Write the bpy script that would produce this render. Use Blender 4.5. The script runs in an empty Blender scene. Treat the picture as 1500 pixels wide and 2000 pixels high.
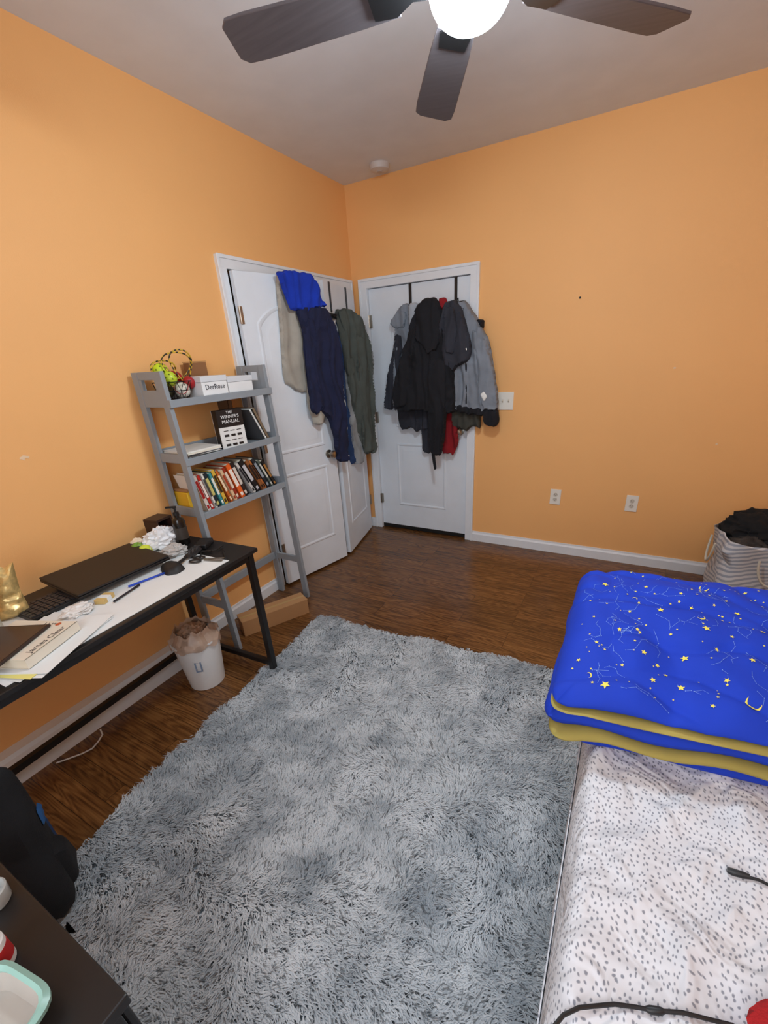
import bpy, math, random
import numpy as np
from mathutils import Vector, Matrix, noise
from mathutils.geometry import delaunay_2d_cdt
random.seed(7)
C = bpy.context.scene.collection
V = Vector
PI = math.pi
rad = math.radians
# ------------------------------------------------------------ camera model
CAM = V((2.134, -3.373, 1.545))
F = 820.0
def ray(px, py):
    u = px-767; v = py-1080
    return V((u*.8815+v*.1574-F*.4451, u*.4690-v*.3988+F*.7880, -u*.0535-v*.9031-F*.4261))
def onplane(px, py, p, n):
    r = ray(px, py); return CAM + r*((V(p)-CAM).dot(V(n))/r.dot(V(n)))
def onz(px, py, z): return onplane(px, py, (0,0,z), (0,0,1))
def onx(px, py, x): return onplane(px, py, (x,0,0), (1,0,0))
def ony(px, py, y): return onplane(px, py, (0,y,0), (0,1,0))

# ------------------------------------------------------------ materials
def lin(c):
    o = []
    for k in c[:3]:
        k = k/255.0
        o.append(k/12.92 if k <= .04045 else ((k+.055)/1.055)**2.4)
    return (o[0], o[1], o[2], 1)
class NT:
    def __init__(s, name):
        s.m = bpy.data.materials.new(name); s.m.use_nodes = True
        s.t = s.m.node_tree; s.b = s.t.nodes['Principled BSDF']
    def n(s, typ): return s.t.nodes.new(typ)
    def l(s, a, b): s.t.links.new(a, b)
MATS = {}
def M(name, rgb, rough=.6, metal=0.0, var=0.0, vscale=6, bump=0.0, bscale=60, emis=0, alpha=1, coat=0, stretch=None, ecol=None):
    if name in MATS: return MATS[name]
    k = NT(name); b = k.b
    b.inputs['Roughness'].default_value = rough; b.inputs['Metallic'].default_value = metal
    c = lin(rgb)
    b.inputs['Base Color'].default_value = c
    if alpha < 1: b.inputs['Alpha'].default_value = alpha
    if coat: b.inputs['Coat Weight'].default_value = coat
    tc = k.n('ShaderNodeTexCoord'); mp = k.n('ShaderNodeMapping')
    k.l(tc.outputs['Object'], mp.inputs['Vector'])
    if stretch: mp.inputs['Scale'].default_value = stretch
    nz = k.n('ShaderNodeTexNoise'); nz.inputs['Scale'].default_value = vscale; nz.inputs['Detail'].default_value = 4
    k.l(mp.outputs[0], nz.inputs['Vector'])
    vv = max(var, .03)
    cr = k.n('ShaderNodeValToRGB')
    cr.color_ramp.elements[0].position = .3; cr.color_ramp.elements[1].position = .7
    cr.color_ramp.elements[0].color = tuple(x*(1-vv) for x in c[:3])+(1,)
    cr.color_ramp.elements[1].color = tuple(min(1, x*(1+vv)) for x in c[:3])+(1,)
    k.l(nz.outputs['Fac'], cr.inputs['Fac']); k.l(cr.outputs['Color'], b.inputs['Base Color'])
    if emis:
        b.inputs['Emission Color'].default_value = ecol or c; b.inputs['Emission Strength'].default_value = emis
    if bump:
        n2 = k.n('ShaderNodeTexNoise'); n2.inputs['Scale'].default_value = bscale; n2.inputs['Detail'].default_value = 3
        k.l(mp.outputs[0], n2.inputs['Vector'])
        bp = k.n('ShaderNodeBump'); bp.inputs['Strength'].default_value = bump; bp.inputs['Distance'].default_value = .01
        k.l(n2.outputs['Fac'], bp.inputs['Height']); k.l(bp.outputs[0], b.inputs['Normal'])
    MATS[name] = k.m
    return k.m

def floor_mat():
    k = NT('oak_floor'); b = k.b
    tc = k.n('ShaderNodeTexCoord')
    br = k.n('ShaderNodeTexBrick'); br.offset = .37; br.offset_frequency = 3
    br.inputs['Scale'].default_value = 1; br.inputs['Brick Width'].default_value = .85; br.inputs['Row Height'].default_value = .083
    br.inputs['Mortar Size'].default_value = .0011; br.inputs['Mortar Smooth'].default_value = .2
    br.inputs['Color1'].default_value = (0,0,0,1); br.inputs['Color2'].default_value = (1,1,1,1); br.inputs['Mortar'].default_value = (.5,.5,.5,1)
    k.l(tc.outputs['Object'], br.inputs['Vector'])
    sc = k.n('ShaderNodeVectorMath'); sc.operation = 'SCALE'; sc.inputs['Scale'].default_value = 7
    k.l(br.outputs['Color'], sc.inputs[0])
    ad = k.n('ShaderNodeVectorMath'); ad.operation = 'ADD'
    k.l(tc.outputs['Object'], ad.inputs[0]); k.l(sc.outputs[0], ad.inputs[1])
    mp = k.n('ShaderNodeMapping'); mp.inputs['Scale'].default_value = (6, 130, 1); k.l(ad.outputs[0], mp.inputs['Vector'])
    nz = k.n('ShaderNodeTexNoise'); nz.inputs['Scale'].default_value = 1.0; nz.inputs['Detail'].default_value = 4
    k.l(mp.outputs[0], nz.inputs['Vector'])
    mp2 = k.n('ShaderNodeMapping'); mp2.inputs['Scale'].default_value = (1.4, 10, 1); k.l(ad.outputs[0], mp2.inputs['Vector'])
    n2 = k.n('ShaderNodeTexNoise'); n2.inputs['Scale'].default_value = 1.0; n2.inputs['Detail'].default_value = 1.0; n2.inputs['Distortion'].default_value = .2
    k.l(mp2.outputs[0], n2.inputs['Vector'])
    m1 = k.n('ShaderNodeMath'); m1.operation = 'MULTIPLY'; m1.inputs[1].default_value = 110; k.l(n2.outputs['Fac'], m1.inputs[0])
    m2 = k.n('ShaderNodeMath'); m2.operation = 'SINE'; k.l(m1.outputs[0], m2.inputs[0])
    m3 = k.n('ShaderNodeMath'); m3.operation = 'MULTIPLY_ADD'; m3.inputs[1].default_value = .09; k.l(m2.outputs[0], m3.inputs[0])
    m4 = k.n('ShaderNodeMath'); m4.operation = 'MULTIPLY'; m4.inputs[1].default_value = .98; k.l(nz.outputs['Fac'], m4.inputs[0]); k.l(m4.outputs[0], m3.inputs[2])
    cr = k.n('ShaderNodeValToRGB'); e = cr.color_ramp.elements
    e[0].position = .28; e[0].color = lin((74,45,22)); e[1].position = .72; e[1].color = lin((132,90,50))
    m = cr.color_ramp.elements.new(.48); m.color = lin((107,69,36))
    k.l(m3.outputs[0], cr.inputs['Fac'])
    tone = k.n('ShaderNodeMapRange'); tone.inputs['To Min'].default_value = .82; tone.inputs['To Max'].default_value = 1.15
    k.l(br.outputs['Color'], tone.inputs['Value'])
    mul = k.n('ShaderNodeVectorMath'); mul.operation = 'SCALE'; k.l(cr.outputs['Color'], mul.inputs[0]); k.l(tone.outputs[0], mul.inputs['Scale'])
    mix = k.n('ShaderNodeMix'); mix.data_type = 'RGBA'; mix.inputs[7].default_value = lin((38,22,12))
    k.l(br.outputs['Fac'], mix.inputs[0]); k.l(mul.outputs[0], mix.inputs[6])
    k.l(mix.outputs[2], b.inputs['Base Color'])
    b.inputs['Roughness'].default_value = .27
    bp = k.n('ShaderNodeBump'); bp.inputs['Strength'].default_value = .15; bp.inputs['Distance'].default_value = .004; bp.invert = True
    k.l(br.outputs['Fac'], bp.inputs['Height']); k.l(bp.outputs[0], b.inputs['Normal'])
    return k.m

def sheet_mat():
    k = NT('dashed_sheet'); b = k.b
    tc = k.n('ShaderNodeTexCoord')
    sp = k.n('ShaderNodeSeparateXYZ'); k.l(tc.outputs['Object'], sp.inputs[0])
    a = k.n('ShaderNodeMath'); a.operation = 'ADD'; k.l(sp.outputs['X'], a.inputs[0]); k.l(sp.outputs['Z'], a.inputs[1])
    cb = k.n('ShaderNodeCombineXYZ'); k.l(a.outputs[0], cb.inputs['X']); k.l(sp.outputs['Y'], cb.inputs['Y'])
    nd = k.n('ShaderNodeTexNoise'); nd.inputs['Scale'].default_value = 30; k.l(cb.outputs[0], nd.inputs['Vector'])
    sb = k.n('ShaderNodeVectorMath'); sb.operation = 'MULTIPLY_ADD'; sb.inputs[1].default_value = (.014,.014,0); k.l(nd.outputs['Color'], sb.inputs[0]); k.l(cb.outputs[0], sb.inputs[2])
    mp = k.n('ShaderNodeMapping'); mp.inputs['Scale'].default_value = (102, 70, 1); mp.inputs['Rotation'].default_value = (0,0,.3); k.l(sb.outputs[0], mp.inputs['Vector'])
    vo = k.n('ShaderNodeTexVoronoi'); vo.voronoi_dimensions = '2D'; vo.inputs['Scale'].default_value = 1; vo.inputs['Randomness'].default_value = .7
    k.l(mp.outputs[0], vo.inputs['Vector'])
    cr = k.n('ShaderNodeValToRGB'); e = cr.color_ramp.elements
    e[0].position = .14; e[0].color = lin((142,145,156)); e[1].position = .26; e[1].color = lin((222,223,229))
    k.l(vo.outputs['Distance'], cr.inputs['Fac']); k.l(cr.outputs['Color'], b.inputs['Base Color'])
    b.inputs['Roughness'].default_value = .85
    n2 = k.n('ShaderNodeTexNoise'); n2.inputs['Scale'].default_value = 9; n2.inputs['Distortion'].default_value = 1.2; k.l(tc.outputs['Object'], n2.inputs['Vector'])
    bp = k.n('ShaderNodeBump'); bp.inputs['Strength'].default_value = .9; bp.inputs['Distance'].default_value = .03
    k.l(n2.outputs['Fac'], bp.inputs['Height']); k.l(bp.outputs[0], b.inputs['Normal'])
    return k.m

def stripe_mat():
    k = NT('striped_canvas'); b = k.b
    tc = k.n('ShaderNodeTexCoord'); mp = k.n('ShaderNodeMapping'); mp.inputs['Rotation'].default_value = (0, .35, 0)
    k.l(tc.outputs['Object'], mp.inputs['Vector'])
    wv = k.n('ShaderNodeTexWave'); wv.bands_direction = 'Z'; wv.inputs['Scale'].default_value = 13; wv.inputs['Distortion'].default_value = 5; wv.inputs['Detail Scale'].default_value = .6
    k.l(mp.outputs[0], wv.inputs['Vector'])
    cr = k.n('ShaderNodeValToRGB'); e = cr.color_ramp.elements
    e[0].position = .3; e[0].color = lin((156,162,176)); e[1].position = .6; e[1].color = lin((208,208,212))
    k.l(wv.outputs['Fac'], cr.inputs['Fac']); k.l(cr.outputs['Color'], b.inputs['Base Color']); b.inputs['Roughness'].default_value = .9
    return k.m

def pile_mat():
    k = NT('rug_pile'); b = k.b
    at = k.n('ShaderNodeVertexColor'); at.layer_name = 'Col'
    k.l(at.outputs['Color'], b.inputs['Base Color']); b.inputs['Roughness'].default_value = .8
    b.inputs['Specular IOR Level'].default_value = .2
    return k.m

# ------------------------------------------------------------ mesh helpers
ORG = {}
class MB:
    def __init__(s, T=None): s.v = []; s.f = []; s.mi = []; s.T = T or Matrix.Identity(4)
    def add(s, vs, fs, mi=0):
        o = len(s.v)
        s.v += [s.T @ V(p) for p in vs]
        s.f += [tuple(i+o for i in f) for f in fs]; s.mi += [mi]*len(fs)
    def box(s, c, d, R=None, mi=0):
        R = R or Matrix.Identity(4); c = V(c)
        vs = [c + (R @ V((d[0]*x/2, d[1]*y/2, d[2]*z/2))) for x in (-1,1) for y in (-1,1) for z in (-1,1)]
        s.add(vs, [(0,1,3,2),(4,6,7,5),(0,4,5,1),(2,3,7,6),(0,2,6,4),(1,5,7,3)], mi)
    def box2(s, a, b, mi=0):
        a = V(a); b = V(b); s.box((a+b)/2, [abs(b[i]-a[i]) for i in range(3)], None, mi)
    def bar(s, p, q, w, h, up=(0,0,1), mi=0):
        p = V(p); q = V(q); d = (q-p).normalized(); u = V(up)
        if abs(d.dot(u)) > .97: u = V((1,0,0))
        a = d.cross(u).normalized(); c = a.cross(d).normalized()
        vs = []
        for P in (p, q):
            for i, j in ((-1,-1),(1,-1),(1,1),(-1,1)): vs.append(P + a*(i*w/2) + c*(j*h/2))
        s.add(vs, [(3,2,1,0),(4,5,6,7),(0,1,5,4),(1,2,6,5),(2,3,7,6),(3,0,4,7)], mi)
    def tube(s, pts, r, n=8, closed=False, mi=0, caps=True):
        pts = [V(p) for p in pts]; m = len(pts); vs = []; prev = None
        for i, p in enumerate(pts):
            if closed: d = pts[(i+1) % m]-pts[i-1]
            else: d = pts[min(i+1, m-1)]-pts[max(i-1, 0)]
            d.normalize()
            if prev is None:
                u = V((0,0,1)) if abs(d.z) < .9 else V((1,0,0))
                a = d.cross(u).normalized()
            else: a = (prev - d*prev.dot(d)).normalized()
            prev = a; c = d.cross(a)
            rr = r[i] if isinstance(r, (list, tuple)) else r
            for k in range(n):
                t = 2*PI*k/n; vs.append(p + a*(math.cos(t)*rr) + c*(math.sin(t)*rr))
        fs = []
        for i in range(m if closed else m-1):
            for k in range(n):
                j = (i+1) % m; fs.append((i*n+k, i*n+(k+1) % n, j*n+(k+1) % n, j*n+k))
        if not closed and caps: fs += [tuple(range(n-1, -1, -1)), tuple((m-1)*n+k for k in range(n))]
        s.add(vs, fs, mi)
    def lathe(s, prof, c=(0,0,0), n=28, mi=0, sq=None, sx=1, sy=1, wob=0, caps=True, zw=0):
        c = V(c); vs = []
        for i, (r, z) in enumerate(prof):
            for k in range(n):
                t = 2*PI*k/n; q = 1
                if sq: q = 1/((abs(math.cos(t))**sq+abs(math.sin(t))**sq)**(1/sq))
                if wob: q *= 1+wob*noise.noise(V((math.cos(t)*2, math.sin(t)*2, z*12)))
                vs.append(c+V((r*q*sx*math.cos(t), r*q*sy*math.sin(t), z+zw*noise.noise(V((math.cos(t)*3,math.sin(t)*3,i*.4))))))
        fs = []
        for i in range(len(prof)-1):
            for k in range(n): fs.append((i*n+k, i*n+(k+1) % n, (i+1)*n+(k+1) % n, (i+1)*n+k))
        if caps: fs.append(tuple(range(n-1, -1, -1))); fs.append(tuple((len(prof)-1)*n+k for k in range(n)))
        s.add(vs, fs, mi)
    def cyl(s, p, q, r, n=16, mi=0): s.tube([p, q], r, n, mi=mi)
    def ball(s, c, r, sc=(1,1,1), n=20, m=12, rough=0, fq=3, seed=0, mi=0, ridge=0):
        vs = []; c = V(c)
        for i in range(m+1):
            ph = PI*i/m
            for k in range(n):
                t = 2*PI*k/n; d = V((math.sin(ph)*math.cos(t), math.sin(ph)*math.sin(t), math.cos(ph)))
                q = 1+rough*noise.noise(d*fq*.6+V((seed*3.1, seed, 0)))+rough*.5*noise.noise(d*fq*1.6+V((0, seed, 5)))
                if ridge: q += ridge*(.35-abs(noise.noise(d*fq+V((seed,2,1)))))+ridge*.5*(.3-abs(noise.noise(d*fq*2.3+V((2,seed,1)))))
                vs.append(c+V((d.x*sc[0], d.y*sc[1], d.z*sc[2]))*r*q)
        fs = [(i*n+k, (i+1)*n+k, (i+1)*n+(k+1) % n, i*n+(k+1) % n) for i in range(m) for k in range(n)]
        s.add(vs, fs, mi)
    def prism(s, poly, z0, z1, mi=0):
        n = len(poly); vs = [(x,y,z0) for x,y in poly]+[(x,y,z1) for x,y in poly]
        s.add(vs, [tuple(range(n-1,-1,-1)), tuple(range(n,2*n))]+[(i,(i+1)%n,n+(i+1)%n,n+i) for i in range(n)], mi)
    def build(s, name, mats, parent=None, smooth=True, ang=35, bevel=0, org=None):
        if not isinstance(mats, (list, tuple)): mats = [mats]
        if parent is not None: o = ORG[parent.name]
        elif org is not None: o = V(org)
        else:
            xs = [p.x for p in s.v]; ys = [p.y for p in s.v]; zs = [p.z for p in s.v]
            o = V(((min(xs)+max(xs))/2, (min(ys)+max(ys))/2, min(zs)))
        me = bpy.data.meshes.new(name)
        me.from_pydata([p-o for p in s.v], [], s.f)
        for m in mats: me.materials.append(m)
        me.polygons.foreach_set('material_index', s.mi)
        me.validate(); me.update()
        if smooth:
            me.polygons.foreach_set('use_smooth', [True]*len(me.polygons))
            me.set_sharp_from_angle(angle=rad(ang))
        ob = bpy.data.objects.new(name, me); C.objects.link(ob)
        if parent is not None: ob.parent = parent
        else: ob.location = o
        ORG[ob.name] = o
        if bevel:
            b = ob.modifiers.new('Bevel', 'BEVEL'); b.width = bevel; b.segments = 2; b.limit_method = 'ANGLE'; b.angle_limit = rad(40)
        return ob
def tag(o, label, cat, group=None, kind=None):
    o['label'] = label; o['category'] = cat
    if group: o['group'] = group
    if kind: o['kind'] = kind
    return o
def thing(name, label, cat, loc=(0,0,0), group=None, kind=None):
    o = bpy.data.objects.new(name, None); C.objects.link(o); o.location = V(loc); o.empty_display_size = .05
    ORG[o.name] = V(loc); return tag(o, label, cat, group, kind)
def TR(loc, rz=0, rx=0, ry=0):
    return Matrix.Translation(V(loc)) @ Matrix.Rotation(rz,4,'Z') @ Matrix.Rotation(ry,4,'Y') @ Matrix.Rotation(rx,4,'X')
def text_mb(body, size, T, mi=0, mb=None, align='CENTER', ext=.0004):
    cu = bpy.data.curves.new('txt', 'FONT'); cu.body = body; cu.size = size; cu.align_x = align; cu.align_y = 'CENTER'; cu.extrude = ext; cu.resolution_u = 2
    ob = bpy.data.objects.new('txt', cu); me = bpy.data.meshes.new_from_object(ob)
    mb = mb or MB(); old = mb.T; mb.T = T
    mb.add([v.co.copy() for v in me.vertices], [tuple(p.vertices) for p in me.polygons], mi)
    mb.T = old
    bpy.data.objects.remove(ob); bpy.data.curves.remove(cu); bpy.data.meshes.remove(me)
    return mb
def frame(o, x, y):
    x = V(x).normalized(); y = V(y).normalized(); z = x.cross(y)
    m = Matrix.Identity(4)
    for i in range(3): m[i][0] = x[i]; m[i][1] = y[i]; m[i][2] = z[i]; m[i][3] = o[i]
    return m
def chaikin(p, k=2):
    for _ in range(k):
        q = []
        for i in range(len(p)):
            a = p[i]; b = p[(i+1) % len(p)]
            q += [(a[0]*.86+b[0]*.14, a[1]*.86+b[1]*.14), (a[0]*.14+b[0]*.86, a[1]*.14+b[1]*.86)]
        p = q
    return p
def wobble(P, amp, seed):
    out = []; ymin = min(p[1] for p in P); ymax = max(p[1] for p in P)
    for i in range(len(P)):
        a = V(P[i]); b = V(P[(i+1) % len(P)]); n = max(1, int((b-a).length/.012))
        for k in range(n):
            q = a.lerp(b, k/n); low = max(0, 1-(q.y-ymin)/max(.05,(ymax-ymin)*.25))
            am = amp*(1+1.6*low)
            out.append((q.x+am*noise.noise(V((q.x*18, q.y*14, seed))), q.y+am*1.6*noise.noise(V((q.x*30, q.y*10, seed+7)))))
    return out
def inside(x, y, P):
    c = False; j = len(P)-1
    for i in range(len(P)):
        xi, yi = P[i]; xj, yj = P[j]
        if (yi > y) != (yj > y) and x < (xj-xi)*(y-yi)/(yj-yi)+xi: c = not c
        j = i
    return c
def bdist(x, y, P):
    m = 9
    for i in range(len(P)):
        ax, ay = P[i]; bx, by = P[(i+1) % len(P)]
        dx, dy = bx-ax, by-ay; L = dx*dx+dy*dy
        t = 0 if L == 0 else max(0, min(1, ((x-ax)*dx+(y-ay)*dy)/L))
        d = (x-ax-t*dx)**2+(y-ay-t*dy)**2
        if d < m: m = d
    return math.sqrt(m)
def pillow(mb, poly, T, tf=.04, tb=.01, r=.04, fold=.01, fx=22, fy=3, seed=0, step=.011, smooth=1, mi=0, rag=0, diag=.5):
    P = chaikin(poly, smooth) if smooth else list(poly)
    if rag: P = wobble(P, rag, seed)
    xs = [p[0] for p in P]; ys = [p[1] for p in P]
    pts = [V(p) for p in P]; nb = len(pts)
    y = min(ys)+step/2; row = 0
    while y < max(ys):
        x = min(xs)+(step/2 if row % 2 else 0)
        while x < max(xs):
            if inside(x, y, P) and bdist(x, y, P) > step*.45: pts.append(V((x, y)))
            x += step
        y += step; row += 1
    ov, oe, of, *_ = delaunay_2d_cdt(pts, [], [list(range(nb))], 1, 1e-5)
    front = []; back = []; dd = []
    for p in ov:
        d = bdist(p.x, p.y, P); dd.append(d); k = min(1, d/r); w = math.sqrt(max(0, 1-(1-k)**2))
        wx = p.x+.06*noise.noise(V((p.x*4, p.y*3.5, seed+20)))
        a = noise.noise(V((wx*fx, p.y*fy, seed)))
        b = 1-2.6*abs(noise.noise(V((wx*fx*.7, p.y*fy*1.4, seed+9))))
        c = 1-2.6*abs(noise.noise(V((p.x*9+p.y*8, p.y*11-p.x*4, seed+4))))
        z = tf*w + fold*min(1, k*1.8)*(a*1.1+.9*b+diag*c)
        front.append((p.x, p.y, z)); back.append((p.x, p.y, -tb*w))
    n = len(ov); fs = [tuple(f) for f in of]
    bf = [tuple(reversed([i+n for i in f])) for f in fs]
    mp = {}
    for i in range(n):
        if dd[i] < 1e-4: mp[i+n] = i
    bf = [tuple(mp.get(i, i) for i in f) for f in bf]
    old = mb.T; mb.T = old @ T; mb.add(front+back, fs+bf, mi); mb.T = old
    return mb
def pxpoly(px, p0, n):
    n = V(n).normalized(); h = V((0,0,1)).cross(n).normalized(); up = n.cross(h)
    T = frame(V(p0), h, up)
    out = []
    for a, b in px:
        q = onplane(a, b, p0, n)-V(p0); out.append((q.dot(h), q.dot(up)))
    return out, T

# ------------------------------------------------------------ palette
wallm = M('orange_paint', (243,183,117), .62, var=.03, vscale=1.2, bump=.06, bscale=180)
ceilm = M('ceiling_paint', (222,225,232), .8, var=.02)
trimm = M('white_trim_paint', (228,232,238), .4)
doorm = M('white_door_paint', (222,229,238), .42)
blackm = M('black_metal', (18,18,20), .4)
steel = M('brushed_nickel', (170,165,155), .3, metal=1)
greyw = M('grey_painted_wood', (142,150,158), .5, var=.05)
cardm = M('cardboard', (164,120,78), .85, var=.05)
paperm = M('white_paper', (228,230,230), .8)
darkm = M('black_plastic', (22,22,24), .45)
blackf = M('black_fabric', (15,16,20), .9, var=.2, bump=.3, bscale=300)

# ------------------------------------------------------------ room
RX, RY, H = 3.45, -4.2, 2.7
def struct(mb, name, m, label, cat, **k):
    o = mb.build(name, m, None, org=(0,0,0), **k); return tag(o, label, cat, kind='structure')
mb = MB(); mb.box2((-.8, RY-.1, -.1), (RX+.1, .2, 0)); struct(mb, 'floor', floor_mat(), 'dark brown oak strip floor', 'floor', smooth=False)
mb = MB(); mb.box2((-.1, RY-.1, H), (RX+.1, .1, H+.1)); struct(mb, 'ceiling', ceilm, 'plain pale ceiling above the fan', 'ceiling', smooth=False)
DX0, DX1, DH = .135, 1.0, 2.035
mb = MB(); mb.box2((-.1,0,0),(DX0,.1,H)); mb.box2((DX1,0,0),(RX+.1,.1,H)); mb.box2((DX0,0,DH),(DX1,.1,H))
struct(mb, 'wall_back', wallm, 'orange wall with the coat covered door and outlets', 'wall', smooth=False)
CY0, CY1 = -1.325, -.085
mb = MB(); mb.box2((-.1,RY,0),(0,CY0,H)); mb.box2((-.1,CY1,0),(0,0,H)); mb.box2((-.1,CY0,DH),(0,CY1,H))
struct(mb, 'wall_left', wallm, 'orange wall behind the desk and ladder shelf', 'wall', smooth=False)
mb = MB(); mb.box2((RX,RY,0),(RX+.1,0,H)); struct(mb, 'wall_right', wallm, 'orange wall on the bed side', 'wall', smooth=False)
mb = MB(); mb.box2((-.1,RY-.1,0),(RX+.1,RY,H)); struct(mb, 'wall_front', wallm, 'orange wall behind the viewer', 'wall', smooth=False)
mb = MB(); mb.box2((-.75,CY0-.1,0),(-.7,.0,DH+.1)); mb.box2((-.7,CY0-.15,0),(-.1,CY0-.1,DH+.1)); mb.box2((-.7,.0,0),(-.1,.05,DH+.1)); mb.box2((-.75,CY0-.15,DH+.1),(-.1,.05,DH+.15))
struct(mb, 'wall_closet', M('closet_paint', (190,180,168), .8), 'pale wall inside the closet', 'wall', smooth=False)
mb = MB(); mb.box2((-.05,.1,0),(1.2,.14,DH+.2)); struct(mb, 'wall_hallway', M('hall_dark', (30,28,26), .9), 'dark wall behind the room door', 'wall', smooth=False)
def basebd(name, p, q, h, t, nrm, label):
    mb = MB(); p = V(p); q = V(q); n = V(nrm)
    prof = [(0,0),(t,0),(t,h*.72),(t*.55,h*.86),(t*.45,h),(0,h)]
    vs = [P+n*a+V((0,0,b)) for P in (p,q) for a,b in prof]
    m = len(prof)
    mb.add(vs, [tuple(range(m-1,-1,-1)), tuple(range(m,2*m))]+[(i,(i+1)%m,m+(i+1)%m,m+i) for i in range(m)])
    return struct(mb, name, trimm, label, 'baseboard', ang=20)
basebd('baseboard_back', (1.062,-.0005,0), (RX-.015,-.0005,0), .09, .016, (0,-1,0), 'white baseboard below the wall outlets')
basebd('baseboard_left', (.0005,CY0-.06,0), (.0005,-2.14,0), .09, .016, (1,0,0), 'white baseboard behind the ladder shelf')
basebd('baseboard_desk', (.0005,-2.14,0), (.0005,RY+.02,0), .105, .125, (1,0,0), 'deep white baseboard ledge under the desk')
basebd('baseboard_right', (RX-.0005,-.02,0), (RX-.0005,RY+.02,0), .09, .015, (-1,0,0), 'white baseboard on the bed side wall')
mb = MB(); mb.box2((0.001,-.031,0),(.014,-.0,.09)); mb.box2((0,-.016,0),(.072,-.0005,.09))
struct(mb, 'baseboard_corner', trimm, 'short white baseboard between the two door frames', 'baseboard', smooth=False)
mb = MB()
mb.box2((DX0-.062,-.019,0),(DX0+.004,.02,DH+.0)); mb.box2((DX1-.004,-.019,0),(DX1+.062,.02,DH)); mb.box2((DX0-.062,-.019,DH-.004),(DX1+.062,.02,DH+.06))
mb.box2((DX0-.064,-.026,0),(DX0-.045,-.018,DH+.046)); mb.box2((DX1+.045,-.026,0),(DX1+.064,-.018,DH+.046)); mb.box2((DX0-.064,-.026,DH+.044),(DX1+.064,-.018,DH+.063))
mb.box2((DX0,.02,0),(DX0+.004,.1,DH)); mb.box2((DX1-.004,.02,0),(DX1,.1,DH)); mb.box2((DX0,.02,DH-.004),(DX1,.1,DH))
struct(mb, 'trim_1', trimm, 'white casing around the coat covered room door', 'door trim', smooth=False, bevel=.003)
mb = MB()
mb.box2((-.02,CY0-.058,0),(.019,CY0+.004,DH)); mb.box2((-.02,CY1-.004,0),(.019,CY1+.055,DH)); mb.box2((-.02,CY0-.058,DH-.004),(.019,CY1+.055,DH+.06))
mb.box2((.018,CY0-.06,0),(.026,CY0-.042,DH+.046)); mb.box2((.018,CY1+.04,0),(.026,CY1+.056,DH+.046)); mb.box2((.018,CY0-.06,DH+.044),(.026,CY1+.056,DH+.063))
struct(mb, 'trim_2', trimm, 'white casing around the closet double doors', 'door trim', smooth=False, bevel=.003)

def door_leaf(mb, w, h, z0, th=.035, px=.12):
    mb.box2((0,-th,z0),(w,0,z0+h))
    for (pz0, pz1, rise) in ((.25,.83,0),(.97,1.86,.10)):
        def loop(d, dep):
            x0 = px+d; x1 = w-px-d; pts = [(x0,-th-dep,pz0+d),(x1,-th-dep,pz0+d)]
            N = 18
            for i in range(N+1):
                x = x1+(x0-x1)*i/N; u = (x-(x0+x1)/2)/((x1-x0)/2)
                zt = pz1-d-rise*(1-math.cos(u*PI/2)**.8 if abs(u) < 1 else 1)
                pts.append((x,-th-dep,zt))
            return pts
        L = [loop(0,0), loop(.006,.007), loop(.016,.006), loop(.024,.001), loop(.045,.0015), loop(.062,.006), loop(.066,.0065)]
        n = len(L[0]); vs = [p for l in L for p in l]; fs = []
        for a in range(len(L)-1):
            for i in range(n): fs.append((a*n+i, a*n+(i+1)%n, (a+1)*n+(i+1)%n, (a+1)*n+i))
        fs.append(tuple((len(L)-1)*n+i for i in range(n)))
        mb.add(vs, fs)
T = TR((DX0+.007, .046, 0))
d = thing('door_1', 'white two panel room door hidden by hanging coats', 'door', (DX0+.007,.046,0), kind='structure')
mb = MB(T); door_leaf(mb, DX1-DX0-.014, 1.985, .042, px=.19); mb.build('leaf', doorm, d, ang=25)
mb = MB(T); mb.box2((0.0,-.034,.006),(DX1-DX0-.014,-.004,.041)); mb.build('door_sweep', M('black_rubber', (12,12,12), .8), d, smooth=False)
for z in (1.80, 1.05, .30):
    mb = MB(T); mb.cyl((-.004,-.052,z-.045),(-.004,-.052,z+.045),.008,12); mb.box2((-.003,-.05,z-.045),(.02,-.0355,z+.045)); mb.build('hinge', steel, d)
mb = MB(T); mb.T = T @ TR((.79,-.035,.95),0,PI/2); mb.lathe([(.032,0),(.032,.008),(.012,.012),(.012,.035),(.028,.045),(.03,.06),(.022,.072),(.004,.075)]); mb.build('knob', steel, d)
a1 = math.atan2(.14,.585)
T1 = frame(V((.026,CY0+.008,0)), V((math.sin(a1),math.cos(a1),0)), V((-math.cos(a1),math.sin(a1),0)))
d = thing('door_2', 'white closet door leaf ajar beside the ladder shelf', 'door', T1.translation, kind='structure')
mb = MB(T1); door_leaf(mb, .605, 2.0, .02, px=.10); mb.build('leaf', doorm, d, ang=25)
for z in (1.80, 1.05, .30):
    mb = MB(T1); mb.cyl((-.002,-.042,z-.045),(-.002,-.042,z+.045),.008,12); mb.box2((0,-.04,z-.045),(.018,-.034,z+.045)); mb.build('hinge', steel, d)
mb = MB(T1); mb.T = T1 @ TR((.53,-.035,.90),0,PI/2); mb.lathe([(.03,0),(.03,.008),(.011,.012),(.011,.035),(.026,.043),(.03,.056),(.022,.07),(.004,.073)]); mb.build('knob', steel, d)
a2 = math.atan2(.14,.60)
T2 = frame(V((.026+math.sin(a2)*.605, CY1-.008-math.cos(a2)*.605, 0)), V((-math.sin(a2),math.cos(a2),0)), V((-math.cos(a2),-math.sin(a2),0)))
d = thing('door_3', 'white closet door leaf ajar next to the wall corner', 'door', T2.translation, kind='structure')
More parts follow.
